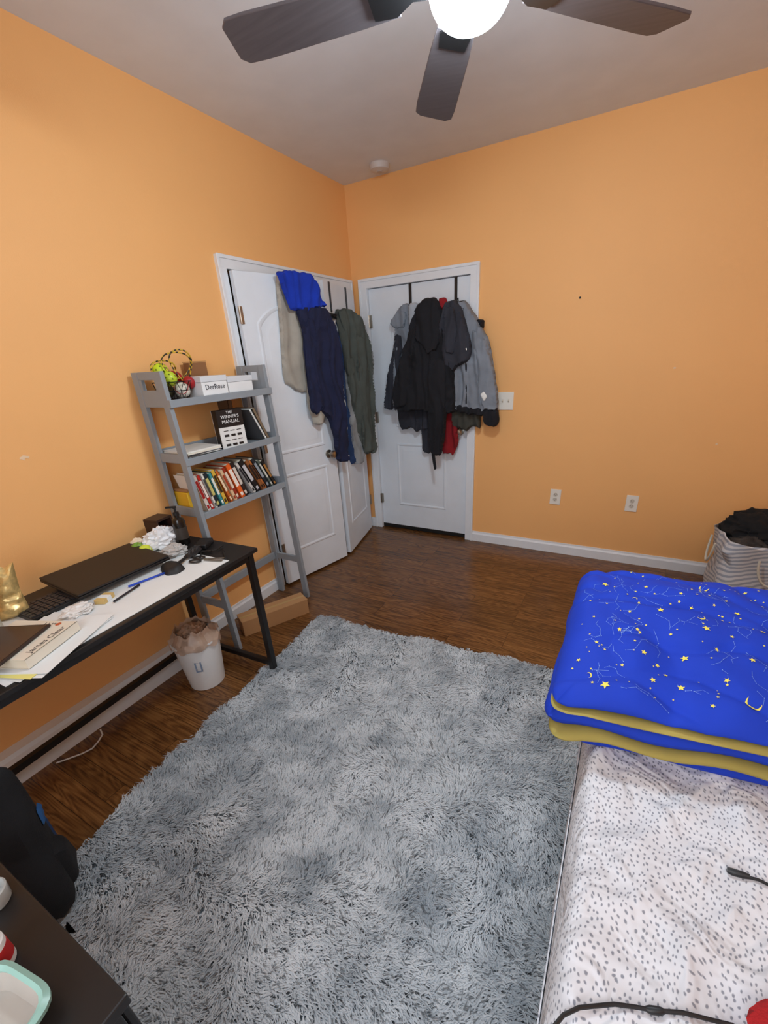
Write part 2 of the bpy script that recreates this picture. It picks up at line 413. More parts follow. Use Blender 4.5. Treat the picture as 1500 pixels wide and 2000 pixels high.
mb = MB(T2); door_leaf(mb, .605, 2.0, .02, px=.10); mb.build('leaf', doorm, d, ang=25)
for z in (1.80, .30):
    mb = MB(T2); mb.cyl((.607,-.042,z-.045),(.607,-.042,z+.045),.008,12); mb.build('hinge', steel, d)

def plate(name, x, z, w, h, label, cat, kind):
    t = thing(name, label, cat, (x,-.0005,z))
    T = TR((x,-.0005,z), 0, PI/2)
    mb = MB(T); mb.box2((-w/2,-h/2,0),(w/2,h/2,.006)); mb.build('plate', M('cream_plastic', (234,230,222), .4), t, bevel=.002)
    if kind == 'switch':
        for s in (-1,1):
            mb = MB(T); mb.box((s*.023,0,.006),(.011,.026,.004)); mb.box((s*.023,.004,.011),(.008,.011,.012), Matrix.Rotation(-.5,4,'X')); mb.build('toggle', M('cream_plastic2', (205,198,186), .4), t)
    else:
        for s in (-1,1):
            mb = MB(T); mb.lathe([(.016,.005),(.016,.008),(.0155,.0085)], (0,s*.019,0), 20); r = mb.build('receptacle', M('cream_plastic2', (205,198,186), .4), t)
            mb = MB(T); mb.box((-.006,s*.019+.003,.0088),(.0022,.008,.001)); mb.box((.006,s*.019+.003,.0088),(.0022,.008,.001)); mb.box((0,s*.019-.007,.0088),(.004,.004,.001)); mb.build('slot', darkm, r, smooth=False)
plate('light_switch', 1.291, 1.184, .117, .128, 'white double light switch plate beside the room door', 'light switch', 'switch')
plate('power_outlet', 1.724, .472, .078, .122, 'white wall outlet nearer to the room door', 'outlet', 'o')
plate('power_outlet', 2.251, .475, .078, .122, 'white wall outlet farther from the door, towards the hamper', 'outlet', 'o')
t = thing('smoke_detector', 'round white smoke detector on ceiling near the corner', 'smoke detector', (.40,-.17,H))
mb = MB(); mb.lathe([(.068,0),(.068,-.012),(.062,-.03),(.04,-.036),(.002,-.037)], (.40,-.17,H), 32); mb.build('housing', M('detector_plastic', (204,200,200), .5), t)
mb = MB(); mb.lathe([(.02,-.034),(.02,-.04),(.002,-.041)], (.40,-.17,H), 20); mb.build('vent_ring', M('detector_plastic2', (184,178,176), .5), t)
p = ony(1133,581,-.002); mb = MB(); mb.lathe([(.006,-.002),(.006,.003),(.003,.005)], n=12); mb.v = [p+V((q.x,-q.z,q.y)) for q in mb.v]; tag(mb.build('nail', darkm), 'small dark nail in the orange wall right of the coat door', 'nail')
for (a,b,r_,lab) in ((1318,718,.008,'tiny pale spackle dot high on the wall above the outlets'),(1400,867,.007,'tiny pale spackle mark on the wall above the hamper')):
    p = ony(a,b,-.001); mb = MB(); mb.lathe([(r_,-.0005),(r_,.0006),(r_*.6,.001)], n=12, wob=.5); mb.v = [p+V((q.x,-q.z,q.y*.7)) for q in mb.v]; tag(mb.build('wall_patch', M('spackle', (236,206,172), .8)), lab, 'wall patch')
p = onx(48,893,.001); mb = MB(); mb.lathe([(.018,-.0005),(.018,.0006),(.011,.001)], n=14, wob=.8); mb.v = [p+V((q.z,q.x,q.y*.45)) for q in mb.v]; tag(mb.build('wall_patch', M('spackle', (236,206,172), .8)), 'pale chipped patch on the wall left of the ladder shelf', 'wall patch')

# ------------------------------------------------------------ ceiling fan
fc = V((1.62,-1.90,0)); bz = 2.38
t = thing('ceiling_fan', 'dark bladed ceiling fan with glowing round light', 'ceiling fan', (fc.x,fc.y,H))
mb = MB(); mb.lathe([(.065,H-.001),(.065,H-.02),(.045,H-.06),(.018,H-.07),(.013,H-.075),(.013,bz+.14),(.03,bz+.13)], fc); mb.build('downrod', blackm, t)
mb = MB(); mb.lathe([(.03,bz+.14),(.09,bz+.125),(.12,bz+.09),(.12,bz+.03),(.11,bz+.01),(.10,bz+.006),(.08,bz+.004)], fc, 36); mb.build('motor_housing', blackm, t)
bladem = M('fan_blade_wood', (92,86,90), .5, var=.12, stretch=(1,12,1))
for k in range(5):
    a = rad(49+72*k); T = TR((fc.x,fc.y,bz), a, rad(9))
    mb = MB(T); pl = [(.19,-.055),(.30,-.062),(.60,-.074),(.665,-.072),(.685,-.05),(.675,.05),(.655,.070),(.60,.072),(.30,.062),(.19,.055)]
    mb.prism(pl, -.004, .004); mb.build('blade', bladem, t, bevel=.002)
    mb = MB(T); mb.prism([(.115,-.02),(.15,-.014),(.2,-.045),(.26,-.04),(.26,.04),(.2,.045),(.15,.014),(.115,.02)], -.01, -.0045); mb.build('blade_bracket', blackm, t)
mb = MB(); gt = bz+.003; gb = 2.288
mb.lathe([(.10,gt)]+[(.106*math.cos(PI/2*i/14)**.8 if i < 14 else .002, gt-.012-(gt-.012-gb)*math.sin(PI/2*i/14)) for i in range(0,15)], fc, 40)
g = mb.build('light_globe', M('glowing_glass', (255,255,255), .3, emis=155, ecol=(.80,.93,1,1)), t)

# ------------------------------------------------------------ ladder shelf
t = thing('ladder_bookshelf', 'grey painted ladder bookshelf with three loaded shelves', 'bookshelf', (.15,-1.72,0))
YL, YR = -2.045, -1.395
for y in (YL, YR):
    mb = MB(); mb.bar((.285,y,0),(.222,y,1.535),.022,.042,(1,0,0)); mb.build('front_leg', greyw, t, smooth=False, bevel=.002)
    mb = MB(); mb.bar((.05,y,0),(.05,y,1.535),.022,.042,(1,0,0)); mb.build('rear_leg', greyw, t, smooth=False, bevel=.002)
    mb = MB()
    mb.box2((.07,y-.009,1.50),(.205,y+.009,1.535)); mb.box2((.07,y-.009,1.38),(.21,y+.009,1.455)); mb.box2((.07,y-.009,1.45),(.09,y+.009,1.505)); mb.box2((.185,y-.009,1.45),(.205,y+.009,1.505))
    mb.build('side_panel', greyw, t, smooth=False, bevel=.002)
    for z in (1.14, .86, .30):
        mb = MB(); mb.box2((.07,y-.008,z-.025),(.25 if z < .5 else .225,y+.008,z+.02)); mb.build('side_rail', greyw, t, smooth=False, bevel=.002)
SH = (1.40, 1.125, .84)
for i, z in enumerate(SH):
    x1 = .258
    mb = MB(); mb.box2((.028,YL+.012,z-.018),(x1-.012,YR-.012,z)); mb.build('shelf_board', greyw, t, smooth=False, bevel=.002)
    mb = MB(); mb.box2((x1-.011,YL-.012,z-.022),(x1+.006,YR+.012,z+.012)); mb.build('front_lip', greyw, t, smooth=False, bevel=.002)
    mb = MB(); mb.box2((.018,YL+.012,z-.005),(.027,YR-.012,z+.045)); mb.build('back_rail', greyw, t, smooth=False, bevel=.002)
mb = MB(); mb.box2((.04,YL+.012,.27),(.058,YR-.012,.32)); mb.build('lower_rail', greyw, t, smooth=False, bevel=.002)

def book(name, T, w, d, h, col, label, cat='book', group=None, page=(226,216,196), mark=None):
    t = thing(name, label, cat, T @ V((0,0,0)), group)
    b = .002
    mb = MB(T); mb.box2((-d,0,0),(0,b,h)); mb.box2((-d,w-b,0),(0,w,h)); mb.box2((-b,0,0),(0,w,h))
    if mark: mb.box2((-.001,w*.18,h*.35),(.0006,w*.82,h*.85),1); mb.box2((-.001,w*.25,h*.06),(.0006,w*.75,h*.16),1)
    mb.build('cover', [M('cover_%d_%d_%d'%tuple(col), col, .5), M('mark_%d_%d_%d'%tuple(mark or (9,9,9)), mark or (9,9,9), .6)], t, smooth=False)
    mb = MB(T); mb.box2((-d+.004,b,.004),(-b,w-b,h-.004)); mb.build('pages', M('book_pages_%d'%page[2], page, .9), t, smooth=False)
    return t
bk = [((222,214,206),(170,30,30),.022,.205,'white paperback with red spine band, first at the left end of the bottom shelf row'),
 ((196,44,36),(240,230,220),.018,.20,'red and white slim book, second from the left in the bottom shelf row'),
 ((228,226,218),(60,60,60),.014,.205,'slim white paperback beside the red one in the bottom shelf row'),
 ((32,44,52),(210,200,120),.024,.20,'dark slate book with yellow lettering in the bottom shelf row'),
 ((62,150,158),(240,240,230),.018,.195,'teal paperback in the bottom shelf row'),
 ((222,182,70),(60,40,20),.022,.205,'mustard yellow book in the bottom shelf row'),
 ((206,106,44),(245,225,190),.018,.20,'orange paperback next to the mustard book'),
 ((226,190,150),(170,60,30),.02,.195,'peach coloured paperback with rust lettering in bottom row'),
 ((158,48,28),(240,220,200),.022,.205,'brick red book in the middle of bottom shelf row'),
 ((232,100,36),(250,240,230),.03,.215,'thick bright orange book in the middle of bottom shelf row'),
 ((40,32,34),(220,210,200),.026,.22,'thick black brown book right of the bright orange one'),
 ((214,210,206),(30,30,40),.018,.215,'white spined book between two black ones in bottom row'),
 ((22,24,30),(200,200,205),.03,.225,'thick black book with pale lettering in bottom shelf row'),
 ((150,92,52),(30,20,16),.022,.22,'tan brown book near the right of bottom shelf row'),
 ((196,118,62),(40,20,16),.018,.21,'copper orange slim book near the right of bottom shelf row'),
 ((30,38,48),(150,160,170),.024,.215,'dark navy book near the right end of bottom shelf row'),
 ((92,104,98),(220,220,210),.016,.20,'grey green slim book next to the last of bottom shelf row'),
 ((26,26,28),(170,120,60),.02,.19,'black book last at the right end of bottom shelf row')]
y = YL+.07; prev = None
for i, (c, mk, w, h, lab) in enumerate(bk):
    th2 = rad(13 if i < 6 else 18 if i < 11 else 26)
    w *= 1.12
    if prev:
        py, pt, pw, ph = prev
        cy = py+pw*math.cos(pt)-ph*math.sin(pt); czz = pw*math.sin(pt)+ph*math.cos(pt)
        y1 = py+pw/math.cos(pt)
        y = max(y1, cy+czz*math.tan(th2)) if th2 > pt+.01 else y1
        y += .0012
    x = .235+random.uniform(-.012,.003)
    book('book', TR((x,y,SH[2]+.001),0,th2), w, .145, h, c, lab, group='books in the bottom shelf row', mark=mk)
    prev = (y, th2, w, h)
mb = MB(TR((.10,YL+.045,SH[2]))); mb.box2((-.05,-.025,0),(.06,.012,.11)); mb.box2((-.045,-.02,.11),(.055,.008,.125),1)
tag(mb.build('pencil_box', [M('yellow_card', (222,176,40), .6), cardm], bevel=.003), 'yellow box tucked at the left end of bottom shelf', 'box')
# second shelf
t = thing('paper_stack', 'stack of loose white papers and booklets on the middle shelf', 'papers', (.15,-1.90,SH[1]))
zz = SH[1]+.0005
for i in range(9):
    T = TR((.14+random.uniform(-.012,.012), -1.905+random.uniform(-.02,.02), zz), random.uniform(-.15,.15))
    mb = MB(T); hh = random.choice([.002,.004,.007]); mb.box2((-.095,-.105,0),(.095,.105,hh)); zz += hh+.0004
    mb.build('booklet', [M('bk%d'%(i%4), [(225,224,220),(60,64,70),(206,208,212),(232,228,214)][i%4], .7)], t, smooth=False)
T = frame(V((.200,-1.765,SH[1]+.001)), V((.25,.97,0)), V((0,0,1)))
t = thing('hardback_manual', 'thick black and white book reading THE WINNER\'S MANUAL standing face out on middle shelf', 'book', (.17,-1.70,SH[1]))
mb = MB(T); mb.box2((0,0,-.055),(.148,.200,0)); mb.box2((-.0006,.112,-.05),(.1486,.2006,.0006),1); mb.box2((.0,.0,-.05),(-.0008,.200,-.004),1)
mb.build('cover', [M('manual_white', (228,228,226), .5), M('manual_black', (24,22,24), .45)], t, smooth=False)
mb = None
for s, y0, z0 in (('THE', .187, .020), ("WINNER'S", .165, .023), ('MANUAL', .140, .025)):
    mb = text_mb(s, z0, T @ Matrix.Translation((.074,y0,.0012)), 0, mb)
mb.build('title', M('white_ink', (235,235,235), .6), t, smooth=False)
mb = MB(T)
for i in range(3):
    for j in range(4): mb.box((.036+i*.038,.018+j*.025,.0008),(.026,.012 if j in (0,2) else .0035,.0008))
mb.build('cover_blocks', M('manual_black', (24,22,24), .45), t, smooth=False)
t = thing('spiral_notebook', 'grey spiral notebook leaning on middle shelf beside the manual', 'notebook', (.14,-1.50,SH[1]))
T = TR((.235,-1.475,SH[1]+.002),0,rad(26))
mb = MB(T); mb.box2((-.16,0,0),(0,.012,.20)); mb.build('pages', paperm, t, smooth=False)
mb = MB(T); mb.box2((-.163,-.002,0),(.002,-.0004,.203)); mb.box2((-.163,.0124,0),(.002,.014,.203)); mb.build('cover', M('notebook_grey', (70,72,76), .5), t, smooth=False)
mb = MB(T)
for i in range(20):
    z = .01+i*.0095; mb.tube([(.003+.006*math.cos(a), .006+.009*math.sin(a), z) for a in [2*PI*k/10 for k in range(10)]], .0009, 5, True)
mb.build('spiral_wire', steel, t)
book('book', TR((.225,-1.448,SH[1]+.001),0,rad(24)), .02, .15, .20, (130,112,92), 'brown covered book leaning behind the spiral notebook on middle shelf')
book('book', TR((.12,-1.60,SH[1]+.001)), .03, .085, .235, (96,70,50), 'tall dark brown book behind the manual on middle shelf')
# top shelf
bc = V((.145,-1.935,SH[0]))
t = thing('wire_basket', 'black wire basket of balls on the top shelf', 'basket', bc)
wm = M('black_wire', (20,20,22), .4, metal=.5)
for z, r in ((.004,.06),(.045,.078),(.085,.086)):
    mb = MB(); mb.tube([(bc.x+r*math.cos(a), bc.y+r*math.sin(a), bc.z+z) for a in [2*PI*k/28 for k in range(28)]], .0022, 6, True); mb.build('wire_ring', wm, t)
mb = MB()
for k in range(16):
    a = 2*PI*k/16; mb.tube([(bc.x+r*math.cos(a+o), bc.y+r*math.sin(a+o), bc.z+z) for z, r, o in ((.004,.06,0),(.045,.078,.2),(.085,.086,.4))], .0014, 5)
    mb.tube([(bc.x+r*math.cos(a+o), bc.y+r*math.sin(a+o), bc.z+z) for z, r, o in ((.004,.06,0),(.045,.078,-.2),(.085,.086,-.4))], .0014, 5)
mb.build('wire_mesh', wm, t)
balls = [((-.02,-.03,.135),.036,(196,222,40),'lime green perforated ball on top of the wire basket','g'),
 ((.035,-.032,.10),.034,(186,210,50),'lower yellow green perforated ball in the wire basket','g'),
 ((-.015,.035,.10),.033,(176,24,30),'red ball at the top of the wire basket','r'),
 ((.04,.018,.045),.036,(225,220,208),'white baseball with red stitches in the wire basket','b'),
 ((.035,.068,.075),.030,(160,20,28),'dark red ball at the right rim of the wire basket','r'),
 ((-.03,-.015,.045),.034,(90,90,60),'olive ball at the bottom back of the wire basket','r')]
for (o, r, c, lab, k) in balls:
    p = bc+V(o)
    if k == 'b':
        th_ = thing('ball', lab, 'ball', p-V((0,0,r)), 'balls in the wire basket')
        mb = MB(); mb.ball(p, r); mb.build('cover', M('ball_white', c, .6), th_)
        mb = MB(); mb.tube([p+V((math.cos(a)*(r+.0003)*.95, math.sin(a)*r*.8, math.sin(a*2)*r*.45)).normalized()*(r+.0005) for a in [2*PI*i/40 for i in range(40)]], .0016, 5, True); mb.build('stitching', M('stitch_red', (170,30,30), .6), th_)
    elif k == 'g':
        th_ = thing('ball', lab, 'ball', p-V((0,0,r)), 'balls in the wire basket')
        mb = MB(); mb.ball(p, r); mb.build('shell', M('lime%d'%c[0], c, .4), th_)
        mb = MB()
        for i in range(26):
            ph = math.acos(1-2*(i+.5)/26); a = i*2.4; dd_ = V((math.sin(ph)*math.cos(a), math.sin(ph)*math.sin(a), math.cos(ph)))
            mb.cyl(p+dd_*(r-.002), p+dd_*(r+.0004), .0038, 10)
        mb.build('holes', M('lime_hole', (90,104,20), .8), th_)
    else:
        mb = MB(); mb.ball(p, r, rough=.06); tag(mb.build('ball', M('ballc%d'%c[0], c, .5)), lab, 'ball', 'balls in the wire basket')
k = NT('braided_cord'); _w = k.n('ShaderNodeTexWave'); _w.inputs['Scale'].default_value = 28; _c = k.n('ShaderNodeValToRGB'); _tc = k.n('ShaderNodeTexCoord')
k.l(_tc.outputs['Object'], _w.inputs['Vector']); k.l(_w.outputs['Fac'], _c.inputs['Fac']); _c.color_ramp.interpolation = 'CONSTANT'
_c.color_ramp.elements[0].color = lin((206,170,50)); _c.color_ramp.elements[1].color = lin((40,36,30)); _c.color_ramp.elements[1].position = .6
k.l(_c.outputs['Color'], k.b.inputs['Base Color']); cordm = k.m
mb = MB()
for (cy, cz_, ry, rz_, xo) in ((-1.90,1.555,.075,.058,.17),(-1.86,1.55,.055,.075,.15),(-1.95,1.53,.06,.05,.13)):
    mb.tube([(xo+.02*math.sin(2*a), cy+ry*math.cos(a), cz_+rz_*math.sin(a)) for a in [2*PI*k/30 for k in range(30)]], .0036, 7, True)
tag(mb.build('braided_cord', cordm), 'yellow and black braided cord looped over the ball basket', 'cord')
t = thing('eyewear_box', 'white box lettered DerRose at the front of top shelf', 'box', (.20,-1.765,SH[0]))
wb = M('white_box_card', (232,234,236), .55)
mb = MB(); mb.box2((.10,-1.848,SH[0]+.001),(.245,-1.688,SH[0]+.072)); mb.build('tray', wb, t, smooth=False, bevel=.0015)
mb = MB(); mb.box2((.098,-1.850,SH[0]+.073),(.247,-1.686,SH[0]+.10)); mb.build('lid', M('white_box_lid', (214,218,224), .55), t, smooth=False, bevel=.0015)
mb = text_mb('DerRose', .034, frame(V((.2462,-1.768,SH[0]+.048)), V((0,1,0)), V((0,0,1))))
mb.build('lettering', M('dark_ink', (30,34,50), .6), t, smooth=False)
t = thing('shallow_white_box', 'plain white lidded box right of the lettered box on top shelf', 'box', (.18,-1.59,SH[0]))
mb = MB(); mb.box2((.08,-1.675,SH[0]+.001),(.236,-1.50,SH[0]+.06)); mb.build('tray', wb, t, smooth=False, bevel=.0015)
mb = MB(); mb.box2((.078,-1.677,SH[0]+.061),(.238,-1.498,SH[0]+.088)); mb.build('lid', M('white_box_lid', (214,218,224), .55), t, smooth=False, bevel=.0015)
t = thing('small_carton', 'small brown carton standing behind the white boxes on top shelf', 'box', (.06,-1.70,SH[0]))
mb = MB(); mb.box2((.029,-1.76,SH[0]+.001),(.074,-1.65,SH[0]+.165)); mb.build('carton_body', M('dark_card', (140,96,60), .8), t, smooth=False, bevel=.0015)
mb = MB(); mb.box((.05,-1.705,SH[0]+.169),(.05,.112,.003)); mb.build('flap', cardm, t, smooth=False)

# ------------------------------------------------------------ desk
ta = rad(2.5); D0 = V((.06,-2.105,0)); TD = TR(D0, ta); DW, DL, DZ = .60, 1.42, .745
def dk(x, y, z=DZ): return TD @ V((x, y, z))
t = thing('desk', 'narrow black metal framed desk covered with clutter along the left wall', 'desk', D0+V((.3,-.5,0)))
dm = M('black_desk_top', (24,23,24), .45, var=.08)
mb = MB(TD); mb.box2((0,-DL,DZ-.02),(DW,0,DZ)); mb.build('tabletop', dm, t, smooth=False, bevel=.003)
for y in (-.02, -DL+.02):
    for x in (.02, DW-.03):
        mb = MB(TD); mb.box((x,y-(.015 if y > -.5 else -.015),(DZ-.02)/2),(.03,.03,DZ-.021)); mb.build('leg', blackm, t, smooth=False, bevel=.002)
    yy = y-(.015 if y > -.5 else -.015)
    mb = MB(TD); mb.box2((.036,yy-.012,.05),(DW-.046,yy+.012,.08)); mb.build('foot_rail', blackm, t, smooth=False, bevel=.002)
    mb = MB(TD); mb.box2((.036,yy-.012,DZ-.05),(DW-.046,yy+.012,DZ-.0205)); mb.build('top_rail', blackm, t, smooth=False, bevel=.002)
mb = MB(TD); mb.box2((.09,-DL+.05,.125),(.115,-.05,.155)); mb.box2((.036,-.047,.05),(.115,-.045,.155)); mb.build('stretcher', blackm, t, smooth=False)
mb = MB(TD); mb.box2((DW-.045,-DL+.055,DZ-.05),(DW-.015,-.055,DZ-.0205)); mb.build('front_apron', blackm, t, smooth=False)
mb = MB(TD); mb.box2((.13,-1.02,DZ+.0005),(DW-.022,-.16,DZ+.0025)); tag(mb.build('desk_pad', paperm, smooth=False), 'white desk pad spread over the black desk top', 'desk pad')
Z1 = DZ+.003
t = thing('keyboard', 'black keyboard half hidden under the laptop', 'keyboard', dk(.24,-.54,Z1))
mb = MB(TD); mb.box2((.14,-.80,Z1),(.28,-.36,Z1+.016)); mb.build('base', darkm, t, smooth=False, bevel=.002)
mb = MB(TD)
for i in range(22):
    for j in range(6): mb.box((.153+j*.0225,-.79+i*.0195,Z1+.019),(.018,.016,.006))
mb.build('keys', M('key_plastic', (38,38,42), .5), t, smooth=False)
TL = TD @ TR((.19,-.46,Z1+.028), rad(-4), rad(0), rad(2))
t = thing('laptop', 'closed matte black laptop lying on the keyboard', 'laptop', TL.translation)
mb = MB(TL); mb.box2((-.15,-.19,0),(.15,.19,.012)); mb.build('base', darkm, t, smooth=False, bevel=.003)
mb = MB(TL); mb.box2((-.15,-.19,.0135),(.15,.19,.022)); mb.build('lid', M('laptop_lid', (17,17,19), .5), t, smooth=False, bevel=.006)
TB = TD @ TR((.45,-.88,Z1), rad(18))
t = thing('loose_papers', 'loose white sheets under the cream paperback at the near desk end', 'papers', TB.translation)
for i in range(6):
    mb = MB(TD @ TR((.44+.012*(i%3),-.865+.015*(i%2),Z1+i*.0014), rad(18+6*(i%3)-6))); mb.box2((-.13,-.16,0),(.13,.15,.001)); mb.build('sheet', paperm if i != 4 else M('yellow_sheet', (232,222,130), .8), t, smooth=False)
BT = .034
TB = TD @ TR((.435,-.90,Z1+.0095), rad(20))
t = thing('paperback_book', 'cream paperback with small round emblem lying at the near desk end', 'book', TB.translation)
mb = MB(TB); mb.box2((-.115,-.098,.002),(.113,.098,BT-.002)); mb.build('pages', M('book_pages_196', (226,216,196), .9), t, smooth=False)
mb = MB(TB); mb.box2((-.115,-.10,0),(.115,.10,.0018)); mb.box2((-.115,-.10,BT-.0018),(.115,.10,BT)); mb.box2((.1135,-.10,0),(.115,.10,BT)); mb.build('cover', M('cream_cover', (224,216,200), .5), t, smooth=False)
Tt = TB @ frame(V((.095,0,BT+.0003)), V((0,1,0)), V((-1,0,0)))
text_mb('James Clear', .028, Tt).build('author_line', M('dark_ink2', (60,52,50), .6), t, smooth=False)
mb = text_mb('C', .022, Tt @ Matrix.Translation((.082,.075,0))); mb = text_mb('S', .022, Tt @ Matrix.Translation((.084,.05,0)), 0, mb); mb.build('title', M('dark_ink2', (60,52,50), .6), t, smooth=False)
mb = MB(TB); mb.lathe([(.009,BT+.0002),(.009,BT+.0006),(.002,BT+.0007)], (.062,.082,0), 20); mb.build('round_emblem', M('rust_dot', (190,90,50), .6), t)
TW = TB @ TR((-.045,-.045,BT+.0008), rad(6))
t = thing('tablet', 'small dark brown tablet resting on the cream paperback', 'tablet', TW.translation)
mb = MB(TW); mb.box2((-.095,-.12,0),(.105,.105,.009)); mb.build('body', M('tablet_case', (44,32,30), .5), t, smooth=False, bevel=.003)
mb = MB(TW); mb.box2((-.088,-.113,.0092),(.098,.098,.0098)); mb.build('screen', M('tablet_glass', (58,42,38), .25), t, smooth=False)
def pouch(name, label, cat, x, y, w, h, col, rough, metal, rz, seed, tilt=-.12, th_=.016, alpha=1):
    T = TD @ TR((x,y,Z1), rz) @ Matrix.Rotation(PI/2+tilt, 4, 'X')
    mb = MB(); pillow(mb, [(-w/2,0),(w*.45,0),(w*.42,h*.5),(w*.55,h),(w*.25,h*.93),(w*.05,h*1.03),(-w*.25,h*.9),(-w*.5,h*.97),(-w*.40,h*.5)], T, th_, .008, .03, .012, 22, 16, seed, .006, smooth=0)
    t = thing(name, label, cat, dk(x,y,Z1)); mb.build('pouch_body', M(name+'_m%d'%seed, col, rough, metal=metal, var=.35, vscale=45, alpha=alpha), t, ang=15)
    mb = MB(T); mb.box2((-w*.40,h*.80,-.004),(w*.40,h*.83,.004)); mb.build('seal_strip', M(name+'_s%d'%seed, tuple(int(k*.6) for k in col), .5), t)
pouch('snack_pouch','crumpled pale gold foil pouch standing beside the keyboard end','pouch',.165,-.80,.10,.20,(214,186,124),.3,.4,rad(62),3)
pouch('plastic_bag','clear crinkled plastic bag at the left edge by the gold pouch','plastic bag',.20,-.91,.13,.19,(206,204,186),.2,.0,rad(50),5,alpha=.5)
p = dk(.055,-.09,Z1-.003)
t = thing('storage_cube', 'square dark box with open front at the far end of the desk by the shelf', 'box', p)
mb = MB(Matrix.Translation(p) @ Matrix.Rotation(.15,4,'Z'))
mb.box2((-.045,-.047,0),(.045,.047,.01)); mb.box2((-.045,-.047,.115),(.045,.047,.127)); mb.box2((-.045,-.047,.01),(.045,-.039,.115)); mb.box2((-.045,.039,.01),(.045,.047,.115)); mb.box2((-.045,-.04,.01),(-.037,.04,.115)); mb.box2((.030,-.04,.05),(.035,.04,.06))
mb.build('frame', M('dark_bronze', (52,32,24), .5), t, smooth=False, bevel=.0015)
mb = MB(Matrix.Translation(p)); mb.lathe([(.026,.011),(.027,.075),(.02,.078),(.003,.074)]); mb.build('candle', M('brown_wax', (92,44,28), .5), t)
p = dk(.20,-.085,DZ+.001)
t = thing('pump_bottle', 'black pump bottle standing at the far corner of the desk', 'bottle', p)
mb = MB(Matrix.Translation(p)); mb.lathe([(.028,0),(.03,.004),(.03,.115),(.026,.13),(.012,.14),(.012,.15)]); mb.build('body', M('dark_bottle', (26,22,20), .2), t)
mb = MB(Matrix.Translation(p)); mb.lathe([(.014,.151),(.014,.165),(.005,.167),(.005,.185),(.009,.186),(.009,.195)], n=16); mb.box((-.015,-.01,.192),(.045,.01,.008), Matrix.Rotation(.6,4,'Z')); mb.build('pump', darkm, t)
mb = MB(Matrix.Translation(p)); mb.lathe([(.0304,.03),(.0304,.09)], n=28); mb.build('bottle_label', M('dark_label', (58,52,48), .5), t)
def crumple(name, lab, cat, x, y, r, sc, col, seed, rough=.35, fq=2.6, al=1):
    mb = MB(); mb.ball(dk(x,y,Z1+r*sc[2]*.8), r, sc, 44, 28, rough, fq, seed, ridge=.45); mb.v = [V((q.x,q.y,max(q.z,Z1+.0005))) for q in mb.v]; return tag(mb.build(name, M(name+'%d'%seed, col, .5, var=.05, vscale=30, alpha=al), ang=20), lab, cat)
crumple('tissue', 'crumpled white plastic wrap between dark box and pump bottle', 'tissue', .13,-.15,.058,(1,1.25,.85),(232,234,238),1)
crumple('clear_wrapper', 'clear crumpled wrapper in the middle of desk clutter', 'wrapper', .27,-.20,.045,(1,1.3,.5),(186,184,182),3)
t = thing('snack_wrapper', 'red yellow and green wrapped candies in a bag behind the laptop corner', 'wrapper', dk(.075,-.25,Z1))
for i, (dx_, dy_, dz_, col) in enumerate(((0,0,.022,(200,60,50)),(.03,.02,.02,(226,190,50)),(-.02,.035,.02,(60,120,170)),(.012,-.035,.02,(222,120,60)),(.0,.012,.05,(232,214,190)),(.035,-.015,.042,(120,160,60)))):
    mb = MB(); mb.ball(dk(.075+dx_,-.25+dy_,Z1+dz_), .022, (1,1.2,.85), 20, 14, .3, 3, i+30, ridge=.4); mb.build('wrapped_piece', M('candy%d'%i, col, .35), t, ang=30)
t = thing('ball', 'yellow tennis ball on the desk behind the laptop', 'ball', dk(.165,-.265,Z1)); mb = MB(); mb.ball(dk(.165,-.265,Z1+.030), .030); mb.build('felt', M('tennis_yellow', (206,220,70), .9), t)
mb = MB(); c_ = dk(.165,-.265,Z1+.030); mb.tube([c_+V((math.cos(a)*.95, math.sin(a)*.8, math.sin(a*2)*.45)).normalized()*.0303 for a in [2*PI*i/40 for i in range(40)]], .0013, 5, True); mb.build('seam', paperm, t)
T = TD @ TR((.40,-.315,Z1), rad(-20))
mb = MB(T); pillow(mb, [(-.05,-.035),(0,-.045),(.05,-.04),(.07,0),(.045,.04),(-.02,.045),(-.06,.02)], Matrix.Identity(4), .026, .0, .03, .002, 10, 10, 2, .008)
tag(mb.build('zip_case', M('case_black', (26,26,28), .6)), 'small black zip case on the desk pad beside the laptop', 'case')
T = TD @ TR((.37,-.175,Z1+.012), rad(15))
t = thing('hair_brush', 'black bristled hair brush on the far end of desk pad', 'brush', T.translation)
mb = MB(T); pillow(mb, [(-.02,-.05),(.02,-.05),(.026,0),(.02,.05),(-.02,.05),(-.026,0)], Matrix.Identity(4), .01, .008, .02, 0, 1, 1, 0, .01); mb.build('head', darkm, t)
mb = MB(T); mb.tube([(0,-.05,.002),(.004,-.09,.002),(.0,-.14,.001)], [.006,.008,.006], 10); mb.build('handle', darkm, t)
mb = MB(T)
for i in range(5):
    for j in range(9): mb.cyl((-.014+i*.007,-.04+j*.01,.008),(-.014+i*.007,-.04+j*.01,.021),.0008,5)
mb.build('bristles', M('bristle_grey', (90,90,92), .5), t)
T = TD @ TR((.47,-.20,Z1+.004), rad(-70))
t = thing('scissors', 'black handled scissors near the far front corner of desk', 'scissors', T.translation)
mb = MB(T); mb.bar((0,0,0),(.012,.09,0),.012,.002); mb.bar((0,0,.003),(-.012,.09,.003),.012,.002); mb.build('blades', steel, t, smooth=False)
for s in (-1,1):
    mb = MB(T); mb.tube([(s*.018+.014*math.cos(a), -.035+.026*math.sin(a), .002) for a in [2*PI*k/16 for k in range(16)]], .004, 7, True); mb.build('handle', darkm, t)
t = thing('desk_cable', 'tangled black cable across the desk pad by the hair brush', 'cable', dk(.30,-.12,Z1))
